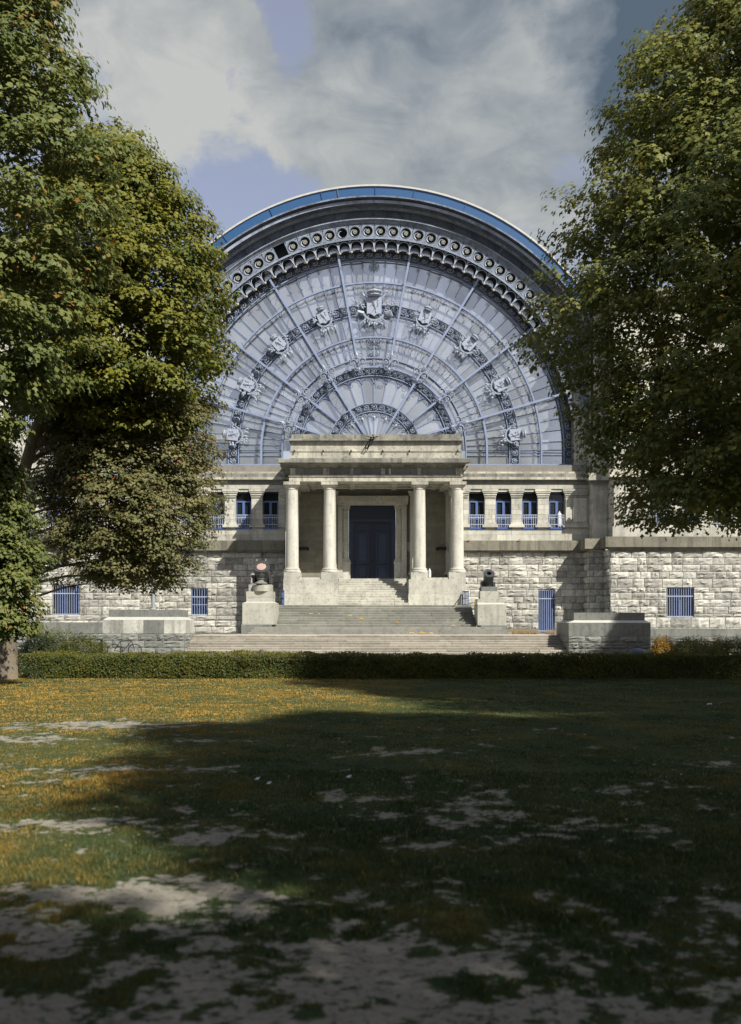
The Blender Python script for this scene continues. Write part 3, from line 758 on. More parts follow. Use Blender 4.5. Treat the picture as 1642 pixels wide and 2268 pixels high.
outer_ring('dark_frieze', [(527, 68.15), (512, 68.25), (511.5, 68.1)], 992, lo, hi, 'arch_dark')
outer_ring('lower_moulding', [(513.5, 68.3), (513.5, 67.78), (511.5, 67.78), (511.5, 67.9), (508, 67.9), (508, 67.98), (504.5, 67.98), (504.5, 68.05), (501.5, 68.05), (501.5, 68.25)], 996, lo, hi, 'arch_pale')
outer_ring('arch_lip', [(478.5, 68.6), (478.5, 67.95), (474.5, 67.95), (474.5, 68.6)], 1003, lo, hi, 'panel')
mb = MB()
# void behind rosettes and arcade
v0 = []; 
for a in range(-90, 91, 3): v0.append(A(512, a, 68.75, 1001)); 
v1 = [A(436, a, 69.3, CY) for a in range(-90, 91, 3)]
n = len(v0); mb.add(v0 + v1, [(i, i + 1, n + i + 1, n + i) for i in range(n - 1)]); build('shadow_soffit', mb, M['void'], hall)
# rosette panel: square plate with a round opening
sR = 68.0 / F; step_a = 3.3; Rr = 492.0; CYR = 1003.0
wu = Rr * R(step_a) * sR
def rosette_plate():
    mb = MB(); n = 24; ro = .385; h = .5; D = .12
    def sq(a):
        c, s = math.cos(a), math.sin(a); k = h / max(abs(c), abs(s)); return c * k * .97, s * k * 1.08
    inn = [(ro * math.cos(2 * math.pi * i / n + math.pi / 4), ro * math.sin(2 * math.pi * i / n + math.pi / 4)) for i in range(n)]
    out = [sq(2 * math.pi * i / n + math.pi / 4) for i in range(n)]
    mb.add([(x, 0, z) for x, z in inn] + [(x, 0, z) for x, z in out] + [(x, D, z) for x, z in inn] + [(x, D, z) for x, z in out],
           [(i, (i + 1) % n, n + (i + 1) % n, n + i) for i in range(n)] + [(i, 2 * n + i, 2 * n + (i + 1) % n, (i + 1) % n) for i in range(n)] + [(n + i, n + (i + 1) % n, 3 * n + (i + 1) % n, 3 * n + i) for i in range(n)])
    pts = [((ro + .025) * math.cos(2 * math.pi * i / 16), -.015, (ro + .025) * math.sin(2 * math.pi * i / 16)) for i in range(17)]; mb.tube(pts, .03, 4)
    for sx in (-1, 1):
        for sz in (-1, 1): leafb(mb, sx * .36, sz * .40, math.atan2(sz, sx), .14, .10, -.02)
    return mb.mesh('rosette_panel')
def rosette_flower():
    mb = MB()
    for i in range(10): leafb(mb, .04 * math.cos(i * .628), .04 * math.sin(i * .628), i * .628, .18, .09, .02)
    mb.lathe([(.05, 0), (.05, .04), (.02, .06)], 8, (0, .03, 0), Matrix.Rotation(R(90), 4, 'X')); return mb.mesh('flower')
def rosette_stem():
    mb = MB(); pts = []; rad = []
    for i in range(12):
        a = R(250 - 150 * i / 11); r = .34 - .17 * (i / 11) ** 1.5; pts.append((r * math.cos(a) - .02, .03, r * math.sin(a))); rad.append(.045 - .02 * i / 11)
    mb.tube(pts, rad, 5); return mb.mesh('stem')
rpm, rfm, rsm = rosette_plate(), rosette_flower(), rosette_stem(); rpm.materials.append(M['panel']); rfm.materials.append(M['gold']); rsm.materials.append(M['orn_light'])
for k in range(-24, 24):
    a = (k + .5) * step_a
    if abs(a) > 78: continue
    if k == -8:
        mb = MB(); 
        for t in (-1.6, 1.6): mb.bar(A(505, a + t, 68.1, CYR), A(479, a + t, 68.1, CYR), .05, .1)
        build('empty_panel_frame', mb, M['panel'], hall); continue
    o = link('rosette_panel', rpm, None, hall, A(Rr, a, 68.05, CYR), (0, R(a), 0), (wu, 1, wu))
    for k2, me in (('flower', rfm), ('stem', rsm)):
        if k2 == 'flower' and k == -3: continue
        c_ = bpy.data.objects.new(k2, me); COL.objects.link(c_); c_.parent = o; c_.location = (0, .02, 0)
# arcade of small arches with pale glass lunettes
sA = 68.3 / F
def arcade_bay():
    mb = MB(); pts = []; w_ = 462 * R(step_a) * sA
    for i in range(11):
        a = math.pi * i / 10; pts.append((w_ * .45 * math.cos(a), 0, .18 + w_ * .42 * math.sin(a)))
    pts = [(w_ * .49, 0, -.22)] + pts + [(-w_ * .49, 0, -.22)]
    mb.tube(pts, .028, 5)
    for sx in (-1, 1):
        mb.tube([(sx * w_ * .5, 0, -.3), (sx * w_ * .5, 0, .62)], .028, 4); leafb(mb, sx * w_ * .47, .45, R(90) + sx * .4, .22, .1, -.02)
    return mb.mesh('arcade_arch')
abm = arcade_bay(); abm.materials.append(M['orn_light'])
bm_ = MB(); bm_.lathe([(.07, 0), (.09, .04), (.06, .09), (.02, .11)], 8, (0, 0, 0), Matrix.Rotation(R(90), 4, 'X'))
for sx in (-1, 1): spiral(bm_, sx * .12, .06, .09, 1, 0, sx, .04, y=-.04, n=8)
bm_ = bm_.mesh('boss'); bm_.materials.append(M['gold'])
gl = MB(); pts = []; wG = 452 * R(step_a) * (69.2 / F)
gv = [(0, 0, 0)] + [(wG * .44 * math.cos(math.pi * i / 12), 0, -.22 + wG * .44 * math.sin(math.pi * i / 12)) for i in range(13)]
gl.add([(x, 0, z) for x, y_, z in gv[1:]] + [(x, .03, z) for x, y_, z in gv[1:]], [tuple(range(13))[::-1], tuple(range(13, 26))] + [(i, (i + 1) % 13, 13 + (i + 1) % 13, 13 + i) for i in range(13)])
glm = gl.mesh('glass_lunette'); glm.materials.append(M['glass'])
for k in range(-24, 24):
    a = (k + .5) * step_a
    if abs(a) > 78: continue
    o = link('arcade_arch', abm, None, hall, A(453, a, 68.15, 1001), (0, R(a), 0))
    b_ = bpy.data.objects.new('boss', bm_); COL.objects.link(b_); b_.parent = o; b_.location = (.455, -.03, -.28)
    link('glass_lunette', glm, None, hall, A(451, a, 68.75, CY), (0, R(a), 0))
# roof: fascia, trim and barrel
def arc_sheet(nm, r0, r1, Y0, Y1, cy, mat, a_lo=-88, a_hi=88, k=88, thick=.25):
    mb = MB(); n = k + 1
    aa = [a_lo + (a_hi - a_lo) * i / k for i in range(n)]
    q = [A(r0, a, Y0, cy) for a in aa] + [A(r1, a, Y0, cy) for a in aa]
    q += [v + Vector((0, Y1 - Y0, 0)) for v in q]
    f = []
    for i in range(k): f += [(i, i + 1, n + i + 1, n + i), (n + i, n + i + 1, 3 * n + i + 1, 3 * n + i), (2 * n + i, 2 * n + i + 1, i + 1, i)]
    mb.add(q, f); return build(nm, mb, M[mat], hall)
arc_sheet('blue_fascia', 551, 571, 68.9, 69.1, 983, 'blue_fascia'); arc_sheet('roof_trim', 571.2, 575, 68.8, 69.2, 982.5, 'white_trim')
arc_sheet('barrel_roof', 569, 574, 69.25, 108, 982.5, 'zinc')
for a in (-60, -48, -36, -24, -12, -8.2, 0.3, 9, 21, 33, 45, 57):
    mb = MB(); mb.bar(A(552, a, 68.86, 983), A(570, a, 68.86, 983), .035 if a not in (-8.2,) else .09, .05); build('fascia_seam', mb, M['iron_dark'] if a == -8.2 else M['blue_fascia'], hall)
# spandrel wall around the arch (seen through the trees)
mb = MB()
for s in (-1, 1):
    prev = None
    for i in range(31):
        a = s * (90 - i * 2.2); p = A(545, a, 69.0, 990); o_ = Vector((PX(CX + s * 620, 69), 69.0, p.z))
        if i == 0: p = P(CX + s * 440, 1046, 69); o_ = P(CX + s * 620, 1046, 69)
        if i == 1: p = A(445, s * 90, 69.0); o_ = Vector((o_.x, 69, p.z))
        if abs(p.x) > abs(o_.x) or p.z > PZ(690, 69): break
        if prev: mb.add([prev[0], prev[1], o_, p] + [v + Vector((0, .6, 0)) for v in (prev[0], prev[1], o_, p)], [(0, 1, 2, 3), (4, 7, 6, 5), (0, 3, 7, 4), (3, 2, 6, 7)])
        prev = (p, o_)
build('spandrel_wall', mb, M['ashlar'], hall)
for s in (-1, 1):
    x0, x1 = sorted((CX + s * 442, CX + s * 478)); o = build('gable_pier', MB().pbox(x0, x1, 830, 1046, 68.5, .9), M['mortar'], hall)
    stone_face(o, PX(x0, 68.5), PX(x1, 68.5), PZ(1030, 68.5), PZ(830, 68.5), 68.5, .22, .4, .8, 'ashlar', False, [], seed=77 + s, gap=.012)
    build('gable_pier_base', MB().pbox(x0 - 2, x1 + 2, 1030, 1046, 68.3, .6), M['attic'], hall)
# ------------------------------------------------------------------ projecting wings left and right
def window_grille(owner, xa, xb, yt, yb, Y, nb, transom, door=False, name='barred_window'):
    f = build(name, MB().box(PX(xa, Y), PX(xb, Y), Y + .34, Y + .36, PZ(yb, Y), PZ(yt, Y)), M['dark_glass'], owner)
    mb = MB(); Yf = Y + .22; t = (transom)
    mb.pbox(xa, xa + 2.2, yt, yb, Yf, .08); mb.pbox(xb - 2.2, xb, yt, yb, Yf, .08); mb.pbox(xa + 2.21, xb - 2.21, t - 1.2, t + 2.2, Yf, .08); mb.pbox(xa + 2.21, xb - 2.21, yb - 3.2, yb, Yf, .08)
    xm = (xa + xb) / 2; mb.pbox(xm - 1.8, xm + 1.8, t + 2.22, yb - 3.21, Yf - .02, .1)
    if door:
        for s0, s1 in ((xa + 3.2, xm - 2.6), (xm + 2.6, xb - 3.2)): mb.pbox(s0, s1, yb - 34, yb - 4, Yf + .03, .05)
    build('frame', mb, M['blue_deep'] if door else M['blue'], f)
    mb = MB(); Yg = Y + .03
    for yy in ((yt + 1.2, t, yb - 1.5) if not door else (yt + 1.5, t, yb - 4)): mb.pbox(xa + .6, xb - .6, yy - .9, yy + .9, Yg, .05)
    if not door: mb.pbox(xa + .6, xb - .6, yb - 24, yb - 23, Yg, .05) if xb - xa < 50 else None
    g = build('grille_frame', mb, M['rail'], f)
    for i in range(nb):
        xx = xa + 1.6 + (xb - xa - 3.2) * i / (nb - 1); build('bar', MB().pbox(xx - .75, xx + .75, yt + 2.2, yb - 1, Yg + .012, .03), M['rail_blue'], g)
    return f
M['rail_blue'] = paint('light_blue_bars', (.17, .22, .38), .45)
window_grille(hall, 424, 460.5, 1303, 1363, YW, 7, 1322); window_grille(hall, 1193, 1229.5, 1305.5, 1401.5, YW, 9, 1326, True, 'barred_door')
def wing(s, name, label, xinner1, xinner2, xouter, Y1, Y2, seed):
    """s=+1 right, -1 left; a narrow step at Y1 then the long wing at Y2"""
    xa1, xa2, xo = PX(xinner1, Y1), PX(xinner2, Y2), PX(xouter, Y2)
    t = thing(name, label, 'building', ((xa2 + xo) / 2, Y2, 0))
    zl, zb, ztop = PZ(1220, Y2), PZ(1405, Y2), PZ(640 if s > 0 else 700, Y2)
    lo_, hi_ = min(xa2, xo), max(xa2, xo)
    if s > 0: wl = [hole(1477, 1537.5, 1301, 1367, Y2)]; wu_ = [hole(1443, 1488, 1060, 1160, Y2), hole(1514, 1556, 1060, 1160, Y2), hole(1584, 1628, 1060, 1160, Y2)]
    else: wl = [hole(116.4, 176, 1295, 1362, Y2)]; wu_ = [hole(100, 142, 1060, 1160, Y2), hole(170, 214, 1060, 1160, Y2), hole(30, 74, 1060, 1160, Y2)]
    zw2 = [hole(a_, a_ + 44, 850, 950, Y2) for a_ in ((1443, 1514, 1584) if s > 0 else (30, 100, 170))]
    b = build('base_wall', wall_mb(lo_, hi_, -.5, zl, Y2, .8, wl), M['mortar'], t)
    stone_face(b, lo_, hi_, zb, zl, Y2, .46, .55, 1.45, 'rock', True, wl, seed=seed)
    # return faces
    bs_ = build('step_wall', wall_mb(*(sorted((xa1, xa2))), -.5, zl + .02, Y1, .8, []), M['mortar'], t)
    stone_face(bs_, *sorted((xa1, xa2)), PZ(1405, Y1), PZ(1220, Y1), Y1, .46, .5, .9, 'rock', True, seed=seed + 1)
    for (xx, ya, yb_, k) in ((xa1, Y1, YW, 2), (xa2, Y2, Y1, 3)):
        c_ = build('return_wall', MB().box(xx, xx + .4, ya + .01, yb_, -.5, zl) if s > 0 else MB().box(xx - .4, xx, ya + .01, yb_, -.5, zl), M['mortar'], t)
        stone_face(c_, ya, yb_, PZ(1405, Y1), PZ(1220, Y1), xx, .46, .6, .9, 'rock', True, seed=seed + k, axis='-x' if s > 0 else '+x')
    lg_ = build('ledge_core', MB().box(lo_, hi_, Y2 - .2, Y2 + .6, zl, PZ(1197, Y2)), M['ledge'], t)
    z_off = Y2 / YW
    def run(x0, x1, Yf, yt=1199, yb=1220):
        r = random.Random(int(x0 * 10)); x = x0
        while x < x1 - .01:
            l = min(r.uniform(1.9, 2.7), x1 - x)
            if x1 - x - l < .7: l = x1 - x
            mb = MB(); mb.box(x + .006, x + l - .006, Yf - .42, Yf + .02, PZ(1220, YW) + .0, PZ(1198, YW)); mb.box(x + .006, x + l - .006, Yf - .30, Yf + .02, PZ(1220, YW) - .12, PZ(1220, YW) - .002); build('ledge_stone', mb, M['ledge'], lg_); x += l
    run(lo_ - (.42 if s > 0 else 0), hi_ + (.42 if s < 0 else 0), Y2); run(min(xa1, xa2) - (.42 if s > 0 else 0), max(xa1, xa2) + (.42 if s < 0 else 0) - .0, Y1)
    for (xx, ya, yb_) in ((xa1, Y1 + .03, YW - .43), (xa2, Y2 + .03, Y1 - .43)):
        a_, c_ = (xx - .42, xx + .02) if s > 0 else (xx - .02, xx + .42); build('ledge_stone', MB().box(a_, c_, ya, yb_, PZ(1220, YW), PZ(1198, YW)), M['ledge'], lg_)
    # smooth upper storeys, set a little back
    inset = .35 * s
    zs0 = PZ(1198, YW) + .01
    for (x0, x1, Y, nm, hl, tp) in ((*sorted((xa1 + inset, xa2 + inset * 2)), Y1 + .35, 'upper_step_wall', [], ztop), (*sorted((xa2 + inset, xo)), Y2 + .35, 'upper_wall', wu_ + zw2, ztop)):
        u = build(nm, wall_mb(x0, x1, zs0 - .3, tp, Y, .7, hl), M['ashlar'], t)
        zj = PZ(980, Y)
        stone_face(u, x0, x1, zs0, PZ(1160, Y), Y, .42, .9, 1.9, 'ashlar', False, [q for q in hl], seed=seed + 7, gap=.012)
        stone_face(u, x0, x1, PZ(1160, Y), zj, Y, .34, .55, 1.0, 'ashlar', False, hl, seed=seed + 8, gap=.012)
    for (xx, ya, yb_) in ((xa1 + inset, Y1 + .36, YW + .1), (xa2 + inset, Y2 + .36, Y1 + .3)):
        a_, c_ = (xx, xx + .4) if s > 0 else (xx - .4, xx)
        u = build('upper_return_wall', MB().box(a_, c_, ya, yb_, zs0 - .3, ztop), M['ashlar'], t)
        stone_face(u, ya, yb_, zs0, PZ(1000, Y1), xx, .36, .6, 1.0, 'ashlar', False, [], seed=seed + 9, gap=.012, axis='-x' if s > 0 else '+x')
    for (yt, yb, pr, mat) in ((1040, 1056, .4, 'attic'), (1056.2, 1064, .2, 'frieze'), (812, 826, .35, 'cornice'), (640, 660, .8, 'cornice'), (661, 672, .4, 'attic')):
        x0, x1 = sorted((xa2 + inset - pr * s, xo)); build('string_course', MB().box(x0, x1, Y2 + .35 - pr, Y2 + .4, PZ(yb, Y2), PZ(yt, Y2)), M[mat], t)
        x0, x1 = sorted((xa1 + inset - pr * s, xa2 + inset)); build('string_course', MB().box(x0, x1, Y1 + .35 - pr, Y1 + .4, PZ(yb, Y2) - .003, PZ(yt, Y2) - .003), M[mat], t)
    build('plinth_moulding', MB().box(*sorted((xa2 + inset - .12 * s, xo)), Y2 + .2, Y2 + .348, zs0, zs0 + .75), M['ashlar'], t)
    for q in wl:
        x0, x1 = [VX + v * F / Y2 for v in q[:2]]; yb, yt = [HY - (v - EYE) * F / Y2 for v in q[2:]]; window_grille(t, x0, x1, yt, yb, Y2, 12, yt + 19.5)
        lx0, lx1, n = q[0] - .35, q[1] + .35, 5
    for q in wu_ + zw2:
        f = build('window', MB().box(q[0], q[1], Y2 + .72, Y2 + .74, q[2], q[3]), M['dark_glass'], t); mb = MB(); Yq = Y2 + .62; w_ = .1
        xm = (q[0] + q[1]) / 2
        mb.box(q[0], q[0] + w_, Yq, Yq + .08, q[2], q[3]); mb.box(q[1] - w_, q[1], Yq, Yq + .08, q[2], q[3]); mb.box(xm - .08, xm + .08, Yq, Yq + .08, q[2], q[3]); mb.box(q[0], q[1], Yq + .01, Yq + .09, q[3] - .8, q[3] - .68); mb.box(q[0], q[1], Yq + .01, Yq + .09, q[2], q[2] + .12)
        build('frame', mb, M['blue'], f); mb = MB()
        for zz in (.05, .55, .95): mb.box(q[0], q[1], Y2 + .26, Y2 + .30, q[2] + zz, q[2] + zz + .04)
        for i in range(8): xx = q[0] + (q[1] - q[0]) * (i + .5) / 8; mb.box(xx - .016, xx + .016, Y2 + .27, Y2 + .29, q[2] + .03, q[2] + .97)
        build('railing', mb, M['rail'], f)
    build('roof_slab', MB().box(lo_ + (1.0 if s > 0 else -.1), hi_ + (.1 if s > 0 else -1.0), Y2 + .5, Y2 + 20, ztop - .5, ztop - .2), M['zinc'], t)
    return t
wing(1, 'museum_wing', 'projecting stone wing right of the arched hall with one barred window below', 1306, 1352, 1900, 66.5, 65.0, 300)
wing(-1, 'museum_wing', 'projecting stone wing to the left of the arched hall half hidden behind the maples', 353, 310, -260, 66.5, 65.0, 340)

# ------------------------------------------------------------------ porch
YP = 63.0
def pm(mb, xa, xb, yt, yb, Y, d): return mb.pbox(xa, xb, yt, yb, Y, d)
# side plinths
for (xa, xb, ia) in ((626.5, 750, 1), (905, 1032, -1)):
    mb = MB().pbox(xa + 1.2, xb - 1.2, 1283, 1315, YP, YW - YP - .01); o = build('porch_plinth', mb, M['plinth'], hall)
    build('plinth_foot', MB().pbox(xa, xb, 1315.2, 1341, YP - .06, YW - YP), M['plinth'], o)
    # lighter dies under each column, low wall between
    for c in ((647.5, 730.5) if ia > 0 else (929.5, 1013.5)):
        build('column_die', MB().box(PX(c - 18.7, YP), PX(c + 18.7, YP), YP + .02, YP + 1.2, PZ(1283, YP) + .002, PZ(1267.3, YP)), M['plinth'], o)
    build('low_wall_cap', MB().box(PX(xa + 30, YP), PX(xb - 30, YP), YP + .10, YP + 1.1, PZ(1283, YP) + .002, PZ(1279.2, YP)), M['plinth'], o)
def column(xc):
    c = (PX(xc, YP + .58), YP + .58); s = (YP + .58) / F; zb = PZ(1267.2, YP + .02); zt = PZ(1082.5, YP)
    prof = [(19.5, 0), (19.8, 1.5), (19.5, 3.2), (17.5, 4.2), (17.2, 5.2), (17.8, 6.4), (17.2, 8.2), (15.2, 9), (14.4, 11)]
    prof = [(r * s, h * s) for r, h in prof]; H = zt - zb
    base_ = MB().lathe(prof, 28, (*c, zb)); o = build('column', MB().lathe([((14.2 - 1.6 * (t ** 1.6)) * s, prof[-1][1] + t * (H - prof[-1][1])) for t in [i / 8 for i in range(9)]], 28, (*c, zb)), M['column'], hall, True)
    build('column_base', base_, M['column'], o, True)
    cp = [(12.8, 0), (13.6, .6), (13.6, 1.4), (12.9, 2), (12.9, 4.2), (14.0, 5.2), (16.8, 8.2), (17, 9.6)]
    mb = MB().lathe([(r * s, h * s) for r, h in cp], 28, (*c, zt - .3 * s)); build('capital', mb, M['column'], o, True)
    q = 18.3 * s; build('abacus', MB().box(c[0] - q, c[0] + q, c[1] - q, c[1] + q, zt + 9.4 * s, PZ(1066.2, YP)), M['attic'], o)
for xc in (647.5, 730.5, 929.5, 1013.5): column(xc)
# rear square pilasters
def rear_pilaster(xa, xb, yt, yb, Y, ped=None, mat='column'):
    o = build('pilaster', MB().pbox(xa, xb, yt, yb, Y, YW + .3 - Y), M[mat], hall)
    mb = MB()
    for (a, b, e, p_) in ((0, 3.4, 4.6, .14), (3.5, 7.5, 2.8, .09), (7.6, 9, 3.4, .11), (14, 15.5, 1.2, .05)): mb.pbox(xa - e, xb + e, yt + a, yt + b - .1, Y - p_, p_ + .12)
    build('pilaster_capital', mb, M[mat], o); mb = MB()
    for (a, b, e, p_) in ((0, 3, 4, .12), (3.1, 6, 2.6, .08), (6.1, 8, 1.4, .05)): mb.pbox(xa - e, xb + e, yb - b, yb - a - .1, Y - p_, p_ + .12)
    build('pilaster_moulding', mb, M[mat], o)
    if ped: mb = MB().pbox(xa - 4, xb + 4, yb + .2, ped, Y - .12, YW + .2 - Y); mb.pbox(xa - 5, xb + 5, yb + .2, yb + 5, Y - .17, .2); build('pilaster_pedestal', mb, M[mat], o)
    return o
YB = 67.4
for xa, xb in ((652, 662), (737, 746)): rear_pilaster(xa, xb, 1087, 1272, YB)
for xa, xb in ((909, 918), (989, 999)): rear_pilaster(xa, xb, 1087, 1272, YB)
for xa, xb in ((748, 759), (890, 901)): rear_pilaster(xa, xb, 1108, 1283, YW - .25)
for xa, xb in ((761, 772.5), (877.5, 889)): rear_pilaster(xa, xb, 1117.5, 1244, YW - .02, 1284)
build('door_lintel', MB().pbox(757, 893, 1110.5, 1117.3, YW - .3, .6), M['column'], hall)
build('door_lintel_upper', MB().pbox(745, 905, 1098, 1110.3, YW - .45, .5), M['plinth'], hall)
for xa, xb in ((632.5, 651), (1000, 1026.5)):
    o = build('side_pier', MB().pbox(xa, xb, 1098, 1283, 65.6, YW - 65.62), M['column'], hall)
    mb = MB(); mb.pbox(xa - 3, xb + 3, 1092, 1097.8, 65.5, .5); mb.pbox(xa - 5, xb + 5, 1086, 1091.8, 65.42, .6); build('side_pier_capital', mb, M['column'], o); mb = MB(); mb.pbox(xa - 3, xb + 3, 1262, 1272, 65.5, .12); build('side_pier_moulding', mb, M['column'], o)
    build('side_pier_block', MB().pbox(xa - 3, xb + 3, 1066.5, 1085.8, 65.5, 2.4), M['plinth'], o)
# back wall panels of small blocks
for xa, xb, sd_ in ((662, 737, 21), (918, 989, 22), (631, 652, 23), (999, 1027, 24)):
    o = build('porch_back_wall', MB().pbox(xa, xb, 1080, 1284, YW - .04, .03), M['mortar'], hall)
    stone_face(o, PX(xa, YW), PX(xb, YW), PZ(1272, YW), PZ(1095, YW), YW - .05, .20, .5, 1.1, 'panel_wall', False, [], seed=sd_, gap=.012) if False else None
M['panel_wall'] = stone('yellowish_small_blocks', (.21, .20, .16), (.13, .125, .10), .4, .15, .12, .3, 0, 151)
for xa, xb, sd_ in ((662, 737, 21), (918, 989, 22)):
    o = build('porch_panel', MB().pbox(xa, xb, 1092, 1284, YW - .07, .025), M['mortar'], hall)
    stone_face(o, PX(xa, YW), PX(xb, YW), PZ(1276, YW), PZ(1095, YW), YW - .08, .26, .5, 1.2, 'panel_wall', False, [], seed=sd_, gap=.012)
for xx, s in ((662, 1), (989, -1)):
    mb = MB(); c = P(xx + s * 10, 1215, YW - .6); mb.box(c.x - .30, c.x + .30, c.y - .25, c.y + .2, c.z - .11, c.z + .11); mb.lathe([(.1, 0), (.14, .12)], 10, (c.x + s * .28, c.y, c.z - .02), Matrix.Rotation(R(90 * s), 4, 'Y')); mb.bar((c.x - s * .25, c.y, c.z), (c.x - s * .35, YW - .1, c.z + .02), .07)
    build('spotlight', mb, M['black'], hall)
# door
door = build('door', MB().pbox(773, 876.5, 1117, 1285, YW + .30, .12), M['navy'], hall)
mb = MB(); Yd = YW + .22
mb.pbox(773, 876.5, 1150, 1155.5, Yd - .04, .2); mb.pbox(773, 781.5, 1155.6, 1285, Yd, .1); mb.pbox(868.5, 876.5, 1155.6, 1285, Yd, .1); build('door_frame', mb, M['navy_light'], door)
for (x0, x1) in ((782, 824.6), (825.4, 868)):
    leaf = build('door_leaf', MB().pbox(x0, x1, 1160, 1284.6, Yd + .02, .08), M['navy'], door)
    for (yt, yb) in ((1164, 1172.5), (1180, 1247), (1253, 1281)):
        mb = MB(); a, b = x0 + 8, x1 - 8
        for (p, q, r_, s_) in ((a, b, yt, yt + 2.4), (a, b, yb - 2.4, yb), (a, a + 2.4, yt + 2.41, yb - 2.41), (b - 2.4, b, yt + 2.41, yb - 2.41)): mb.pbox(p, q, r_, s_, Yd - .03, .05)
        mb.pbox(a + 5, b - 5, yt + 4, yb - 4, Yd - .015, .035) if yb - yt > 15 else None
        build('door_panel', mb, M['navy_light'], leaf)
mb = MB(); c = P(824.9, 1245, Yd - .05); mb.lathe([(.05, 0), (.09, .05), (.03, .09)], 10, c, Matrix.Rotation(R(90), 4, 'X')); build('door_knob', mb, M['black'], door)
mb = MB(); mb.pbox(822.6, 827.2, 1175, 1284, Yd - .06, .08); build('door_astragal', mb, M['navy'], door)
# entablature and attic
EX0, EX1 = 641.5, 1024.0
def slab_run(nm, xa, xb, yt, yb, Y, d, mat, n, par=None, lip=0):
    par = par or build(nm, MB().box(PX(xa, Y) + .03, PX(xb, Y) - .03, Y + .03, Y + d - .03, PZ(yb, Y) + .008, PZ(yt, Y) - .008), M[mat], hall); r = random.Random(int(yt))
    cuts = [xa] + sorted(xa + (xb - xa) * (i + r.uniform(-.12, .12)) / n for i in range(1, n)) + [xb]
    for i in range(n):
        mb = MB(); mb.box(PX(cuts[i], Y) + .004, PX(cuts[i + 1], Y) - .004, Y + r.uniform(-.004, .004), Y + d, PZ(yb, Y), PZ(yt, Y)); build('lintel_stone', mb, M[mat], par)
    return par
DP = YW - YP
slab_run('porch_architrave', 640.5, 1025, 1055.5, 1066, YP + .02, 1.15, 'attic', 5)
slab_run('architrave_fillet', 639.5, 1026, 1051.8, 1055.4, YP - .05, 1.3, 'attic', 6)
fr = slab_run('porch_frieze', 643, 1023, 1036.5, 1051.6, YP + .10, 1.0, 'frieze', 6)
for (xa, xb) in ((643, 655), (716, 724), (725.5, 729), (775, 783), (845, 853), (862, 866), (925, 933), (1010, 1023)):
    build('frieze_post', MB().pbox(xa, xb, 1036.6, 1051.5, YP + .02, .079), M['attic'], fr)
# cornice: sloping soffit then dark fascia
par = None
for i in range(6):
    xs0 = 617 + (1043.5 - 617) * i / 6; xs1 = 617 + (1043.5 - 617) * (i + 1) / 6; mb = MB(); Yc = YP - .72; g = .004
    xA0, xA1 = PX(xs0, Yc) + g, PX(xs1, Yc) - g
    prof = [(YP + .1, PZ(1036.4, YP + .1)), (YP - .08, PZ(1034.5, YP - .1)), (YP - .16, PZ(1030, YP - .1)), (Yc + .10, PZ(1025.5, Yc)), (Yc + .10, PZ(1024.3, Yc)), (Yc, PZ(1024.2, Yc)), (Yc, PZ(1016, Yc)), (Yc + .05, PZ(1014.5, Yc)), (YP + .6, PZ(1014.5, Yc) + .08), (YP + .6, PZ(1036.4, YP + .1))]
    n = len(prof); 
    def sx(p, end):
        # mitre the soffit inwards at the two ends
        t = (p[0] - Yc) / (YP + .1 - Yc); t = max(0, min(1, t)); return .72 * t if p[1] < PZ(1020, Yc) else 0
    vs = [(xA0 + (sx(p, 0) if i == 0 else 0), p[0], p[1]) for p in prof] + [(xA1 - (sx(p, 0) if i == 5 else 0), p[0], p[1]) for p in prof]
    mb.add(vs, [tuple(range(n)), tuple(range(n, 2 * n))[::-1]] + [(k, (k + 1) % n + 0, n + (k + 1) % n, n + k) for k in range(n)])
    o = build('porch_cornice' if par is None else 'cornice_stone', mb, M['cornice'], par or hall); par = par or o
# side returns of entablature back to the wall
for s in (-1, 1):
    xe = PX(642 if s < 0 else 1023.5, YP); x0, x1 = sorted((xe, xe - s * 1.1)); o = build('porch_side_beam', MB().box(x0, x1, YP + 1.2, YW + .05, PZ(1066, YP), PZ(1036.5, YP)), M['attic'], hall)
    x0, x1 = sorted((PX(617 if s < 0 else 1043.5, YP - .72), xe - s * .3)); build('side_cornice', MB().box(x0, x1, YP + .61, YW + .05, PZ(1024.2, YP - .72) + .003, PZ(1014.5, YP - .72) - .003), M['cornice'], o)
    x0, x1 = sorted((xe + s * .35, xe - s * .3)); build('side_soffit', MB().box(x0, x1, YP + .61, YW + .05, PZ(1036.4, YP), PZ(1024.4, YP - .72)), M['cornice'], o)
zc = PZ(1066, YP)
build('porch_ceiling', MB().box(PX(655, YP), PX(1012, YP), YP + 1.18, YW, zc + .35, zc + .55), M['plinth'], hall)
for yy in (YP + 2.2, YP + 3.6): build('ceiling_beam', MB().box(PX(655, YP), PX(1012, YP), yy, yy + .35, zc + .05, zc + .349), M['plinth'], hall)
for xx in (688, 780, 878, 972): build('ceiling_beam', MB().box(PX(xx - 6, YP), PX(xx + 6, YP), YP + 1.2, YW - .1, zc + .1, zc + .348), M['plinth'], hall)
slab_run('attic_course', 642, 1022.5, 1000, 1014.3, YP + .05, 4.6, 'attic', 3)
slab_run('attic_fillet', 641, 1023.5, 997.6, 999.9, YP - .0, 4.7, 'attic', 4)
slab_run('attic_block', 645, 1020.5, 975.6, 997.5, YP + .15, 4.5, 'attic', 4)
slab_run('attic_moulding', 640, 1026, 971.5, 975.5, YP - .10, 4.9, 'cornice', 4)
slab_run('attic_coping', 646, 1021, 961.8, 971.4, YP + .05, 4.6, 'cornice', 3)
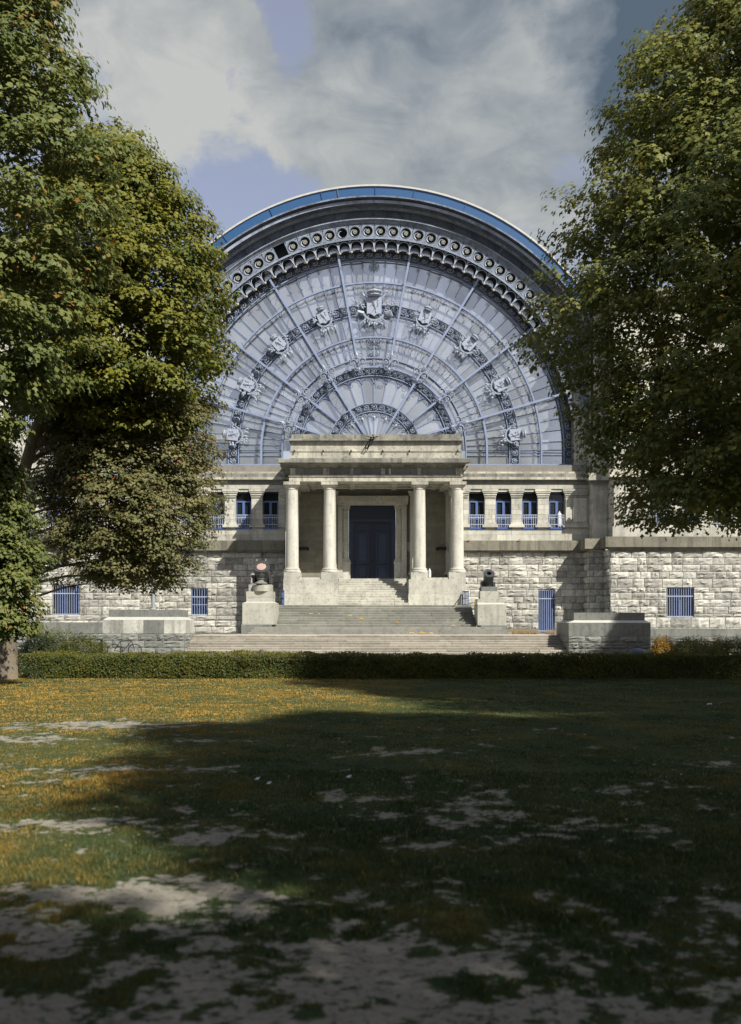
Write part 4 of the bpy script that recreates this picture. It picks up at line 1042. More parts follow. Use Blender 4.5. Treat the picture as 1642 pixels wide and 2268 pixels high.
for xx in (652, 716, 778, 848, 907, 1014):
    build('rusty_hook', MB().bar(P(xx, 997, YP - .02), P(xx + 1, 1000.5, YP - .12), .06), M['black'], hall)
mb = MB()
for pts in (((823, 968), (812, 985), (808, 993), (813, 994), (824, 982), (829, 969)), ((823, 968), (818, 984), (815, 988)), ((813, 967), (829, 969), (838, 966)), ((826, 962), (828, 970), (820, 979))):
    mb.tube([P(x, y, YP - .2) for x, y in pts], .035, 4)
tag(build('cable_loop', mb, M['black']), 'dark twisted cable hanging over the middle of the porch parapet', 'cable')
mb = MB().lathe([(.09, 0), (.10, .05), (.10, .42), (.05, .52), (.03, .6)], 10, P(938 + 14, 1279, YP + .4))
tag(build('drinks_bottle', mb, M['white']), 'small pale bottle standing on the porch plinth beside the third column', 'bottle')
# scuba-like cylinder in the last window
mb = MB().lathe([(.17, 0), (.18, .05), (.18, .8), (.12, .95), (.05, 1.0), (.05, 1.1)], 12, P(1239.5, 1166, YW + .12))
cyl = build('gas_cylinder', mb, M['white'], None, True); tag(cyl, 'white cylinder standing behind the railing of the window nearest the right wing', 'cylinder')
mb = MB().box(PX(1516, 65.0), PX(1520, 65.0), 65.45, 65.5, PZ(1158, 65.4), PZ(1134, 65.4)); tag(build('hanging_banner', mb, M['red']), 'small red cloth strip inside a wing window under the right maple', 'banner')

for k_, c_ in (('step_low', (.56, .50, .42)), ('step_up', (.42, .42, .34)), ('plinth', (.50, .49, .44))): M[k_ + '_worn_lit'] = stone(k_ + '_worn_lit_nosing', c_, [q * .6 for q in c_], .5, .1, .1, .1, .06, 222)  # paler treads: wear, plus sunlit step lines painted into the colour
# ------------------------------------------------------------------ stairs
def stair(name, label, x0, x1, Y0, n, riser, tread, z0, mat, seed, slabw, joint=True, taper=0, Yback=None, sides=True):
    t = thing(name, label, 'stairs', ((x0 + x1) / 2, Y0, z0)); t['kind'] = 'structure'; r = random.Random(seed)
    for i in range(n):
        za, zb = z0 + i * riser, z0 + (i + 1) * riser; ya = Y0 + i * tread; yb = ya + tread + .06 if i < n - 1 else (Yback or ya + tread)
        step = build('step', MB().box(x0, x1, ya + .05, yb, za - .3 if i else za - .2, zb - .03), M['mortar'], t)
        x = x0 + r.uniform(-.8, 0)
        while x < x1 - .02:
            l = r.uniform(*slabw); a, b = max(x, x0), min(x + l, x1)
            if b - a > .05:
                mb = MB(); dz = r.uniform(-.006, .004); dy = r.uniform(-.012, .008); g = .006; e = .014
                A_, B_ = a + g, b - g; y0_ = ya + dy
                if r.random() < .10: B_ -= r.uniform(.01, .05)
                z_t = zb + dz; z_b = za + .004
                mb.add([(A_, y0_ + .03, z_b), (B_, y0_ + .03, z_b), (B_, y0_, z_t - e * 2), (A_, y0_, z_t - e * 2), (B_, y0_ + e * 1.6, z_t), (A_, y0_ + e * 1.6, z_t), (B_, yb - .01, z_t - .004), (A_, yb - .01, z_t - .004), (B_, yb - .01, z_b), (A_, yb - .01, z_b)],
                       [(0, 1, 2, 3), (3, 2, 4, 5), (5, 4, 6, 7), (1, 8, 6, 4, 2), (0, 3, 5, 7, 9), (7, 6, 8, 9)])
                me_ = mb.mesh('step_slab'); me_.materials.append(M[mat]); me_.materials.append(M[mat + '_worn_lit']); me_.polygons[2].material_index = 1; me_.polygons[3].material_index = 1; link('step_slab', me_, None, step)
            x += l
    return t
BX0, BX1 = PX(408.4, 52), PX(1260, 52)
r1 = TERR_Z / 8
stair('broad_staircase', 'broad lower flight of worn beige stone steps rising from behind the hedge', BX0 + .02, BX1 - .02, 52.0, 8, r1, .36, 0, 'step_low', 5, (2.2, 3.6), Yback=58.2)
UX0, UX1 = PX(602, 59), PX(1056, 59)
ZL = PZ(1340, 61.7); nU = 12; rU = (ZL - TERR_Z) / nU
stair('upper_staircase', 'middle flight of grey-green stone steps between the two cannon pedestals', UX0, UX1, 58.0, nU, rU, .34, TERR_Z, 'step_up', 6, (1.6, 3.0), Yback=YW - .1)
# first steps run wider, wrapping the pedestals
for i, (xa, xb) in enumerate(((551, 1132), (557, 1122), (563, 1112))):
    s_ = build('step', MB().box(PX(xa, 58), PX(xb, 58), 57.62 - .0 + i * .12, 58.3 + i * .1, TERR_Z + i * rU * .98 - (.2 if i == 0 else 0), TERR_Z + (i + 1) * rU * .985), M['step_up'], bpy.data.objects['upper_staircase'])
PXa, PXb = PX(749, YP), PX(906, YP)
ZD = PZ(1284.5, YW); nP = 11; rP = (ZD - ZL) / nP
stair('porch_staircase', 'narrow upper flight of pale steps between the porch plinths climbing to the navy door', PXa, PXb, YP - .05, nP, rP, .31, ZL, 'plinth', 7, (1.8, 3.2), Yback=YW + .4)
# terrace around: ground surfaces
tz = TERR_Z
t_ = build('terrace', MB().box(PX(200, 56), PX(408, 52) - 3.4, 56.2, YW, -.4, PZ(1404, 56)), M['ground_dirt'] if 'ground_dirt' in M else M['bluestone']); tag(t_, kind='structure')
t2 = build('terrace', MB().box(BX1 - .3, PX(1900, 60), 57.6, YW, -.4, tz - .02), M['bluestone']); tag(t2, kind='structure')
t3 = build('terrace', MB().box(PX(408, 52) - .3, UX0 + 2, 58.15, YW, -.4, tz - .02), M['bluestone']); tag(t3, kind='structure')

# ------------------------------------------------------------------ stair cheek blocks
def cheek(name, label, xa, xb, yl0, yl1, xs0, xs1, ys0, ys1, s, seed):
    t = thing(name, label, 'stone block', (PX((xa + xb) / 2, 52), 53.4, 0)); Yf, Yb = 52.0, 55.2
    X0, X1 = PX(xa, Yf), PX(xb, Yf); zl0, zl1 = PZ(yl1, Yf), PZ(yl0, Yf)
    core = build('core', MB().box(X0 + .05, X1 - .05, Yf + .05, Yb, -.2, zl0), M['mortar'], t)
    zz = [0, .0 + (zl0) * .26, zl0 * .63, zl0]
    stone_face(core, X0, X1, 0, zl0, Yf + .03, zl0 / 3, .85, 1.05, 'rock_dark', True, seed=seed, gap=.014, name='rough_stone')
    stone_face(core, Yf + .03, Yb, 0, zl0, (X1 - .03) if s > 0 else (X0 + .03), zl0 / 3, .85, 1.05, 'rock_dark', True, seed=seed + 1, gap=.014, axis='+x' if s > 0 else '-x', name='rough_stone')
    # smooth ledge course, weathered top slope painted pale as if sunlit, and upper slab
    n = 4
    for i in range(n):
        a = X0 + (X1 - X0) * i / n; b = X0 + (X1 - X0) * (i + 1) / n
        build('ledge_block', MB().box(a + .004, b - .004, Yf - .02, Yb, zl0 + .004, zl1), M['ledge_mix'] if (s > 0 and i in (0, 1, 3)) else M['bluestone'], t)
    U0, U1 = PX(xs0, 52.4), PX(xs1, 52.4); zu0, zu1 = PZ(ys1, 52.4), PZ(ys0, 52.4)
    mb = MB().add([(X0, Yf - .02, zl1 + .003), (X1, Yf - .02, zl1 + .003), (X1, Yb, zl1 + .003), (X0, Yb, zl1 + .003), (U0, Yf + .38, zu0), (U1, Yf + .38, zu0), (U1, Yb - .3, zu0), (U0, Yb - .3, zu0)],
                  [(0, 3, 2, 1), (4, 5, 6, 7), (0, 1, 5, 4), (1, 2, 6, 5), (2, 3, 7, 6), (3, 0, 4, 7)]); build('sloped_cap', mb, M['cap_pale'], t)
    build('upper_slab', MB().box(U0, U1, Yf + .4, Yb - .3, zu0, zu1), M['bluestone'], t)
    return t
M['cap_pale'] = stone('lit_weathered_cap', (.42, .42, .38), (.25, .25, .23), .3, .1, .05, .1, 0, 171)  # paler than the blocks below; sunlit upper faces put into the colour
M['ledge_mix'] = stone('bleached_grey_ledge', (.44, .44, .40), (.20, .205, .19), .8, .12, .3, .8, 0, 181)
cheek('stair_cheek_block', 'stepped grey stone block flanking the lower stairs on the left with bleached patches', 227.6, 408.4, 1373.3, 1403.5, 240.7, 398.8, 1350.4, 1366.6, 1, 61)
cheek('stair_cheek_block', 'dark shaded stone block flanking the lower stairs on the right in front of the wing', 1260, 1441.7, 1379.4, 1409.3, 1271.7, 1428.7, 1357, 1374, -1, 71)
# terrace retaining walls
for (xa, xb, Y, yt, yb, s) in ((-60, 231, 55.5, 1378.6, 1403.6, 1), (1438, 1800, 56.0, 1392, 1410.5, 2)):
    t = thing('retaining_wall', ('low terrace wall with a grey coping running left behind the shrubs', 'low dark terrace wall running right behind the golden shrubs')[s - 1], 'wall', (PX((xa + xb) / 2, Y), Y, 0))
    x0, x1 = PX(xa, Y), PX(xb, Y); b = build('wall_core', MB().box(x0, x1, Y + .05, Y + .9, -.2, PZ(yb, Y)), M['mortar'], t)
    stone_face(b, x0, x1, 0, PZ(yb, Y), Y + .03, PZ(yb, Y) / 3 + .01, .85, 1.15, 'rock_dark', True, seed=80 + s, name='rough_stone')
    x = x0; k = 0
    while x < x1: build('coping_stone', MB().box(x + .004, min(x + 2.3, x1) - .004, Y - .04, Y + 1.0, PZ(yb, Y) + .004, PZ(yt, Y)), M['bluestone'], t); x += 2.3

# ------------------------------------------------------------------ cannon pedestals and mortars
def pedestal(name, label, base, foot, tier2, tier3, Y0, groove=None, extra=None):
    s = Y0 / F; xa, xb, yt, yb = base; cxm = PX((xa + xb) / 2, Y0); t = thing(name, label, 'pedestal', (cxm, Y0 + 1, TERR_Z)); d = (xb - xa) * s
    fx0, fx1, fy = foot; build('pedestal_foot', MB().box(PX(fx0, Y0 - .12), PX(fx1, Y0 - .12), Y0 - .12, Y0 + d + .1, TERR_Z - .1, PZ(yb, Y0)), M['bluestone'], t)
    build('pedestal_base', MB().box(PX(xa, Y0), PX(xb, Y0), Y0, Y0 + d, PZ(yb, Y0) + .002, PZ(yt, Y0)), M['plinth_grey'], t)
    inset = (PX(tier2[0], Y0 + .3) - PX(xa, Y0)); x0, x1 = PX(tier2[0], Y0 + .3), PX(tier2[1], Y0 + .3); z0 = PZ(yt, Y0) + .002; zc = PZ(tier2[3], Y0 + .3)
    mb = MB().add([(PX(xa, Y0), Y0, z0), (PX(xb, Y0), Y0, z0), (PX(xb, Y0), Y0 + d, z0), (PX(xa, Y0), Y0 + d, z0), (x0, Y0 + .28, zc), (x1, Y0 + .28, zc), (x1, Y0 + d - .28, zc), (x0, Y0 + d - .28, zc)],
                  [(0, 3, 2, 1), (4, 5, 6, 7), (0, 1, 5, 4), (1, 2, 6, 5), (2, 3, 7, 6), (3, 0, 4, 7)]); build('sloped_cap', mb, M['cap_pale'], t)
    if groove:
        zg = PZ(groove, Y0 + .3); build('middle_tier', MB().box(x0, x1, Y0 + .3, Y0 + d - .3, zc, zg - .012), M['plinth_grey'], t); build('middle_tier', MB().box(x0 - .01, x1 + .01, Y0 + .29, Y0 + d - .29, zg, PZ(tier2[2], Y0 + .3)), M['plinth_grey'], t)
    else: build('middle_tier', MB().box(x0, x1, Y0 + .3, Y0 + d - .3, zc, PZ(tier2[2], Y0 + .3)), M['plinth_grey'], t)
    q0, q1 = PX(tier3[0], Y0 + .5), PX(tier3[1], Y0 + .5); build('top_tier', MB().box(q0, q1, Y0 + .5, Y0 + d - .45, PZ(tier2[2], Y0 + .3) + .002, PZ(tier3[2], Y0 + .5)), M['plinth_grey'], t)
    return t
M['plinth_grey'] = stone('grey_green_pedestal_stone', (.33, .33, .285), (.19, .195, .175), .65, .15, .1, .5, 0, 191)
pl = pedestal('cannon_pedestal', 'stepped stone pedestal left of the stairs carrying the mortar with a pink plug', (537, 611.5, 1336, 1383.5), (534.6, 602, 0), (546, 605, 1310, 1332.6), (551, 601.5, 1294.7), 58.6, 1322.5)
mb = MB(); c = P(577.5, 1309.5, 58.75); mb.lathe([(.52, 0), (.52, .40)], 24, (c.x, 59.2, PZ(1309.6, 58.9))); build('round_stand', mb, M['plinth_grey'], pl, True)
pr = pedestal('cannon_pedestal', 'stepped stone pedestal right of the stairs carrying the open-mouthed mortar', (1058.5, 1122, 1339, 1385.4), (1066, 1124, 0), (1057.7, 1117.3, 1326.6, 1335), (1064, 1105.7, 1309.3), 58.6)
build('cap_slab', MB().box(PX(1067, 59.2), PX(1102, 59.2), 59.2, 60.3, PZ(1309.2, 59.2), PZ(1299.4, 59.2)), M['bluestone'], pr)
def mortar(name, label, mc, rD, bore, L, Y, prof, plug=False, elev=45):
    c = P(mc[0], mc[1], Y); s = Y / F; t = thing(name, label, 'mortar', (c.x, c.y + L * .5, c.z - L * .7))
    ax = Vector((0, -math.cos(R(elev)), math.sin(R(elev)))); Mx = ax.to_track_quat('Z', 'Y').to_matrix().to_4x4(); org = c - ax * L
    pr_ = [(r * s, h * L) for r, h in prof]; rm = rD * s; rb = bore * s
    pr_ += [(rm, L), (rb, L), (rb, L - .5)] if not plug else [(rm, L), (rb * 1.04, L), (rb * 1.04, L - .04)]
    mb = MB().lathe(pr_, 28, org, Mx); build('barrel', mb, M['bronze'], t, True)
    if plug: build('muzzle_plug', MB().lathe([(rb, L - .03), (rb, L - .012), (rb * .5, L - .005)], 24, org, Mx), M['bore'], t)
    else: build('bore', MB().lathe([(rb * .99, L - .45), (rb * .99, L - .44)], 20, org, Mx), M['void'], t)
    mb = MB(); side = Vector((1, 0, 0)); q = org + ax * (L * .35); mb.tube([q - side * (rm * 1.35), q + side * (rm * 1.35)], .10, 10)
    for s_ in (-1, 1): mb.box(c.x + s_ * rm * 1.0 - .08, c.x + s_ * rm * 1.0 + .08, q.y - .35, q.y + .4, PZ(0, 1) * 0 + (org.z - .1), q.z + .05)
    build('trunnion_cradle', mb, M['bronze'], t, True)
    return t, org, ax
m1, og, ax = mortar('siege_mortar', 'fat dark iron mortar with a pink plugged muzzle on the left pedestal', (579.2, 1254.7), 18.3, 10.6, 1.35, 59.0, [(5, -.12), (9, -.1), (10, 0), (17.6, .06), (18.6, .16), (18.6, .2), (17.0, .24), (16.8, .82), (18.3, .86)], True, 43)
mb = MB()
for sx in (-1, 1): p = P(579.2 + sx * 9, 1242.5, 59.0); mb.bar(p, p + Vector((sx * .03, 0, .1)), .035)
build('sight_lug', mb, M['gold'], m1)
mb = MB(); c = P(577.5, 1272.3, 58.95); n_ = 14
mb.lathe([(.29 * math.sin(math.pi * i / n_) + .001, -.29 * math.cos(math.pi * i / n_)) for i in range(n_ + 1)], 22, (c.x, 59.0, c.z)); ball = build('cannonball', mb, M['bronze'], None, True); tag(ball, 'round iron cannonball on a small moulded stand in front of the left mortar', 'cannonball')
mb = MB().lathe([(.42, 0), (.40, .06), (.28, .1), (.20, .16), (.16, .22), (.24, .30), (.26, .34), (.14, .36)], 20, (c.x, 59.0, PZ(1292.8, 58.9))); tag(build('ball_stand', mb, M['bluestone'], None, True), 'little turned stone stand beneath the cannonball on the left pedestal', 'stand')
m2, og, ax = mortar('siege_mortar', 'slimmer dark iron mortar with an open bore on the right pedestal', (1084, 1269.8), 12.3, 5.6, 1.35, 59.3, [(6, -.14), (8, -.1), (13.0, -.02), (14.8, .10), (14.8, .36), (12.2, .44), (11.4, .50), (11.2, .90), (12.3, .94)], False, 45)
mb = MB(); p = P(1085, 1279, 59.3); 

# blue gates beside the porch, handrail
for (x0, x1, yt, yb, lab) in ((624.5, 629.5, 1307, 1341, 'narrow blue metal gate left of the porch plinth'), (1028, 1038, 1308, 1341.5, 'narrow blue metal gate right of the porch plinth')):
    Y = 62.2; t = thing('metal_gate', lab, 'gate', P((x0 + x1) / 2, yb, Y)); mb = MB(); zt, zb = PZ(yt, Y), PZ(yb, Y); dx = PX(x1, Y) - PX(x0, Y)
    a, b = Vector((PX(x0, Y), Y + .6, 0)), Vector((PX(x1, Y), Y, 0))
    for z in (zb + .08, (zt + zb) / 2, zt - .04): mb.bar(a + Vector((0, 0, z)), b + Vector((0, 0, z)), .05)
    build('gate_frame', mb, M['blue'], t)
    for k in range(5): p = a.lerp(b, k / 4); build('gate_bar', MB().bar(p + Vector((0, 0, zb)), p + Vector((0, 0, zt)), .045), M['blue'], t)
mb = MB(); Y = 62.3; mb.tube([P(1007.5, 1340, Y - .8), P(1023.5, 1317, Y), P(1024.5, 1318, Y), P(1024.5, 1341, Y)], .03, 6); tag(build('handrail', mb, M['black']), 'thin dark slanting handrail at the foot of the right porch plinth', 'handrail')
# flagpole
mb = MB(); Y = 55.6; mb.tube([P(339.5, 1352, Y), P(339.5, 1240, Y), P(339.5, 1000, Y)], [.105, .095, .06], 12); fpole = thing('flagpole', 'grey metal flagpole rising behind the left stair block into the maple', 'flagpole', P(339.5, 1352, Y)); build('pole', mb, M['pole'], fpole, True)
mb = MB().lathe([(.2, 0), (.2, .06), (.12, .12)], 14, P(339.5, 1351.5, Y)); build('base_collar', mb, M['pole'], fpole); mb = MB().tube([P(330, 1348, 57), P(322, 1290, 57), P(320, 1240, 57)], .012, 4); build('halyard', mb, M['black'], fpole)
# blue domed housing
mb = MB().lathe([(.42, 0), (.46, .12), (.46, .2), (.40, .3), (.2, .38), (.02, .4)], 18, (PX(1412, 50), 50, PZ(1452, 50))); hb = build('dome', mb, M['iron_dark'], None, True); tag(hb, 'low blue domed housing peeping above the hedge by the right stair block', 'housing')
# bicycle leaning behind the hedge
def bicycle(x, Y, z):
    t = thing('bicycle', 'black bicycle standing behind the hedge against the left stair block', 'bicycle', (x, Y, z)); r = .34
    for dx in (-.55, .5):
        w_ = MB().tube([(x + dx + r * math.cos(a), Y, z + r + r * math.sin(a)) for a in [i * math.pi / 10 for i in range(21)]], .022, 5, False); wo_ = build('wheel', w_, M['black'], t)
        for i in range(6): a = i * math.pi / 6; w2 = MB().bar((x + dx - r * math.cos(a), Y, z + r - r * math.sin(a)), (x + dx + r * math.cos(a), Y, z + r + r * math.sin(a)), .006); build('spoke', w2, M['white'], wo_)
    f = MB(); pts = {'r': (-.55, r), 'b': (-.12, r - .03), 's': (-.25, .82), 'h': (.33, .85), 'f': (.5, r)}
    for a, b in (('r', 'b'), ('b', 's'), ('s', 'h'), ('b', 'h'), ('r', 's'), ('h', 'f')): f.tube([(x + pts[a][0], Y, z + pts[a][1]), (x + pts[b][0], Y, z + pts[b][1])], .018, 6)
    build('bicycle_frame', f, M['black'], t); build('handlebar', MB().tube([(x + .3, Y - .28, z + 1.0), (x + .35, Y, z + .95), (x + .3, Y + .28, z + 1.0)], .014, 6), M['white'], t)
    build('saddle', MB().box(x - .38, x - .14, Y - .07, Y + .07, z + .88, z + .93, .02), M['black'], t)
bicycle(PX(277, 48), 48, .0)
# ------------------------------------------------------------------ ground and lawn
def vnoise(x, y, seed):
    xi = np.floor(x).astype(np.int64); yi = np.floor(y).astype(np.int64); fx = x - xi; fy = y - yi
    def h(a, b):
        n = (a * 374761393 + b * 668265263 + seed * 1442695041) & 0xffffffff; n = ((n ^ (n >> 13)) * 1274126177) & 0xffffffff; return ((n ^ (n >> 16)) & 0xffff) / 65535.0
    u = fx * fx * (3 - 2 * fx); v = fy * fy * (3 - 2 * fy)
    return (h(xi, yi) * (1 - u) + h(xi + 1, yi) * u) * (1 - v) + (h(xi, yi + 1) * (1 - u) + h(xi + 1, yi + 1) * u) * v
def fbm(x, y, sc, oc, seed, g=.5):
    t = 0; a = 1; s = 0
    for i in range(oc): t = t + a * vnoise(x * sc + 17.3 * i, y * sc - 9.1 * i, seed + i); s += a; a *= g; sc *= 2.03
    return t / s
def ss(a, b, x): t = np.clip((x - a) / (b - a), 0, 1); return t * t * (3 - 2 * t)
PATCH = [(170, 1614, 190, 12, .5), (60, 1648, 90, 12, .5), (500, 1650, 130, 9, .45), (905, 1672, 110, 8, .5), (250, 1708, 260, 11, .5), (60, 1735, 120, 10, .2), (850, 1745, 70, 12, .2), (820, 1772, 90, 12, .4), (1080, 1757, 150, 22, .33), (1340, 1760, 80, 14, .25),
         (1050, 1618, 60, 4, .3), (1200, 1623, 60, 4, .3), (1090, 1652, 60, 8, .3), (680, 1703, 50, 6, .3), (1590, 1690, 90, 10, .3), (300, 1610, 200, 10, .3), (1050, 1800, 300, 22, .3), (180, 1830, 230, 22, .3), (250, 1990, 250, 26, .5), (950, 1885, 120, 18, .3), (1450, 1790, 160, 10, .2)]
def dirtiness(X, Y):
    yD = HY + F * EYE / np.maximum(Y, .5); xD = VX + F * X / np.maximum(Y, .5)
    b = np.interp(yD, [1500, 1530, 1600, 1650, 1700, 1760, 1800, 1850, 1885, 1910, 1950, 1990, 2040, 2120, 2300], [-.12, -.08, .0, .05, .06, .12, .20, .32, .32, .08, .10, .34, .42, .56, .66])
    for (cx, cy, rx, ry, w_) in PATCH: b = b + w_ * np.exp(-(((xD - cx) / rx) ** 2 + ((yD - cy) / ry) ** 2))
    n = fbm(X, Y, .85, 5, 5, .6); n2 = fbm(X, Y, 3.6, 3, 40)
    n3 = fbm(X, Y, 9.0, 4, 60, .65); return b - .03 + (n - .5) * .6 + (n2 - .5) * .95 + (n3 - .5) * 1.15
def lawn_z(X, Y): return (fbm(X, Y, .35, 3, 77) - .5) * .10 * ss(32, 24, Y) + (fbm(X, Y, 2.5, 2, 99) - .5) * .035
nx, ny = 320, 430
ys = 3.2 * (31.2 / 3.2) ** (np.arange(ny) / (ny - 1)); us = np.linspace(-1, 1, nx)
YY = np.repeat(ys[:, None], nx, 1); XX = us[None, :] * (YY * .5 + 4.5) + .3
D = dirtiness(XX, YY); G = 1 - ss(.26, .66, D)
ZZ = lawn_z(XX, YY) + .02 + G * .014 * fbm(XX, YY, 14, 2, 3)
me = bpy.data.meshes.new('lawn'); V = np.stack([XX, YY, ZZ], -1).reshape(-1, 3).astype(np.float32)
idx = np.arange(ny * nx).reshape(ny, nx); q = np.stack([idx[:-1, :-1], idx[:-1, 1:], idx[1:, 1:], idx[1:, :-1]], -1).reshape(-1, 4)
def fast_mesh(me, V, q):
    k = q.shape[1]; me.vertices.add(len(V)); me.vertices.foreach_set('co', np.ascontiguousarray(V, np.float32).ravel()); me.loops.add(q.size); me.loops.foreach_set('vertex_index', q.ravel().astype(np.int32))
    me.polygons.add(len(q)); me.polygons.foreach_set('loop_start', np.arange(0, q.size, k, dtype=np.int32)); me.polygons.foreach_set('loop_total', np.full(len(q), k, np.int32)); me.update(calc_edges=True)
fast_mesh(me, V, q); me.polygons.foreach_set('use_smooth', [True] * len(me.polygons))
at = me.attributes.new('grassy', 'FLOAT', 'POINT'); at.data.foreach_set('value', G.ravel().astype(np.float32))
def lawnmat():
    m, nt, p = newmat('lawn_soil_and_turf'); a = nd(nt, 'ShaderNodeAttribute'); a.attribute_name = 'grassy'
    d = mixc(nt, noise(nt, 1.2, 6, .6), (.20, .19, .165), (.40, .365, .305)); d = mixc(nt, ramp(nt, noise(nt, 22, 5, .7), .45, .7, 0, .6), d, (.14, .11, .08))
    g = mixc(nt, ramp(nt, noise(nt, .5, 5, .6), .35, .65), (.028, .058, .022), (.070, .085, .028)); g = mixc(nt, ramp(nt, noise(nt, 30, 4, .7), .4, .65, 0, .7), g, (.035, .04, .012))
    fm = nd(nt, 'ShaderNodeMath', operation='MULTIPLY_ADD'); nt.links.new(noise(nt, 16, 6, .75, off=3), fm.inputs[0]); fm.inputs[1].default_value = 4.2; fm.inputs[2].default_value = -2.0
    fa = nd(nt, 'ShaderNodeMath', operation='ADD'); nt.links.new(fm.outputs[0], fa.inputs[0]); nt.links.new(a.outputs['Fac'], fa.inputs[1])
    c = mixc(nt, ramp(nt, fa.outputs[0], .15, .75), d, g); nt.links.new(c, p.inputs['Base Color']); p.inputs['Roughness'].default_value = .95
    try: p.inputs['Specular IOR Level'].default_value = .15
    except Exception: pass
    b = nd(nt, 'ShaderNodeBump'); b.inputs['Strength'].default_value = .8; b.inputs['Distance'].default_value = .03; nt.links.new(noise(nt, 26, 6, .7), b.inputs['Height']); nt.links.new(b.outputs[0], p.inputs['Normal'])
    return m
M['lawn'] = lawnmat(); M['gravel'] = stone('pale_gravel_path', (.22, .20, .165), (.2, .17, .13), .5, .5, 0, 0, 0, 201, 25)
lawn = link('lawn', me, M['lawn']); tag(lawn, kind='structure')
mb = MB().add([(-900, -900, -.06), (900, -900, -.06), (900, 1500, -.06), (-900, 1500, -.06)], [(0, 1, 2, 3)]); g_ = link('ground', mb.mesh('ground'), M['lawn']); tag(g_, kind='structure')
mb = MB().add([(-60, 31.6, -.03), (60, 31.6, -.03), (60, 51.9, -.03), (-60, 51.9, -.03)], [(0, 1, 2, 3)]); g_ = link('path', mb.mesh('path'), M['gravel']); tag(g_, kind='structure')
# grass blades in clumps where the turf is
nr = np.random.default_rng(4)
def grass_blades(n, ylo, yhi, seed, hmul=1.0):
    r = np.random.default_rng(seed); t = r.random(n); Y = ylo * (yhi / ylo) ** t; X = (r.random(n) * 2 - 1) * (Y * .42 + .6) + Y * .01
    D = dirtiness(X, Y); keep = r.random(n) < (1 - ss(.30, .47, D)) * (.55 + .6 * vnoise(X * 7, Y * 7, 9)); X, Y, D = X[keep], Y[keep], D[keep]; n = len(X)
    px = Y / F / .451                                   # metres per rendered pixel
    h = (.018 + .022 * r.random(n) + .03 * vnoise(X * 2.2, Y * 2.2, 8) ** 2) * hmul * (1 - .4 * ss(.2, .45, D)); wd = np.maximum(.004, px * .55) * (.7 + .6 * r.random(n)); a = r.random(n) * np.pi
    Z = lawn_z(X, Y) + .018; le = (r.random((n, 2)) - .5) * h[:, None] * 1.3
    dx = np.cos(a) * wd; dy = np.sin(a) * wd
    V = np.stack([np.stack([X - dx, Y - dy, Z], 1), np.stack([X + dx, Y + dy, Z], 1), np.stack([X + le[:, 0], Y + le[:, 1], Z + h], 1)], 1).reshape(-1, 3)
    tint = np.clip(-.12 + .35 * (fbm(X, Y, .3, 3, 21) - .3) + .8 * (fbm(X, Y, 1.7, 4, 25) - .5) + .34 * ss(-.5, -3, X) + .75 * ss(13, 23, Y) * ss(3.5, -3, X) + .25 * r.random(n), 0, .88)  # golden on the left: sunlight painted into the tint, besides drier turf
    tint[r.random(n) < .02] = .97
    return V, np.repeat(tint, 3)
Vs, Ts = zip(grass_blades(210000, 4.2, 11, 1), grass_blades(260000, 11, 31, 2, .62))
V = np.concatenate(Vs); T = np.concatenate(Ts); me = bpy.data.meshes.new('grass'); fast_mesh(me, V, np.arange(len(V)).reshape(-1, 3)); at = me.attributes.new('tint', 'FLOAT', 'POINT'); at.data.foreach_set('value', T.astype(np.float32))
gr = link('grass', me, M['grass']); tag(gr, 'worn dry grass growing in patches on the lawn, painted golden on the sunlit left', 'grass', kind='stuff')
# leaf litter and pale scraps
mb = MB(); r = random.Random(5)
for i in range(300):
    Y = 6 * (29.0 / 6) ** (r.random() ** .6); X = r.uniform(-.42, .42) * Y
    if r.random() < .5: Y = r.uniform(20, 29); X = r.uniform(-10, 0)
    z = float(lawn_z(np.array([X]), np.array([Y]))[0]) + .045; s = r.uniform(.012, .02) * (1 + .04 * Y); a = r.uniform(0, 6.3); c, d = math.cos(a) * s, math.sin(a) * s
    mb.add([(X - c, Y - d, z), (X + d * .7, Y - c * .7, z + .015), (X + c, Y + d, z + r.uniform(0, .02)), (X - d * .7, Y + c * .7, z + .005)], [(0, 1, 2, 3)])
li = link('leaf_litter', mb.mesh('leaf_litter'), M['litter']); tag(li, 'scattered fallen tan leaves on the lawn', 'leaf litter', kind='stuff')
for (x, y) in ((773, 1737), (596, 1752), (570, 1742), (1572, 1568)):
    Y = F * EYE / (y - HY); X = (x - VX) * Y / F; s = .03 * Y / 10; z = .07
    mb = MB().add([(X - s, Y, z), (X + s * .6, Y - s, z + .01), (X + s, Y + s * .5, z + .03), (X - s * .4, Y + s, z + .02)], [(0, 1, 2), (0, 2, 3)]); o = build('paper_scrap', mb, M['white']); tag(o, {773: 'white paper scrap on the shaded grass below the porch axis', 596: 'small white scrap on the shaded lawn left of centre', 570: 'tiny pale scrap beside another on the left part of the lawn', 1572: 'tiny white scrap on the far right lawn near the hedge'}[x], 'litter')

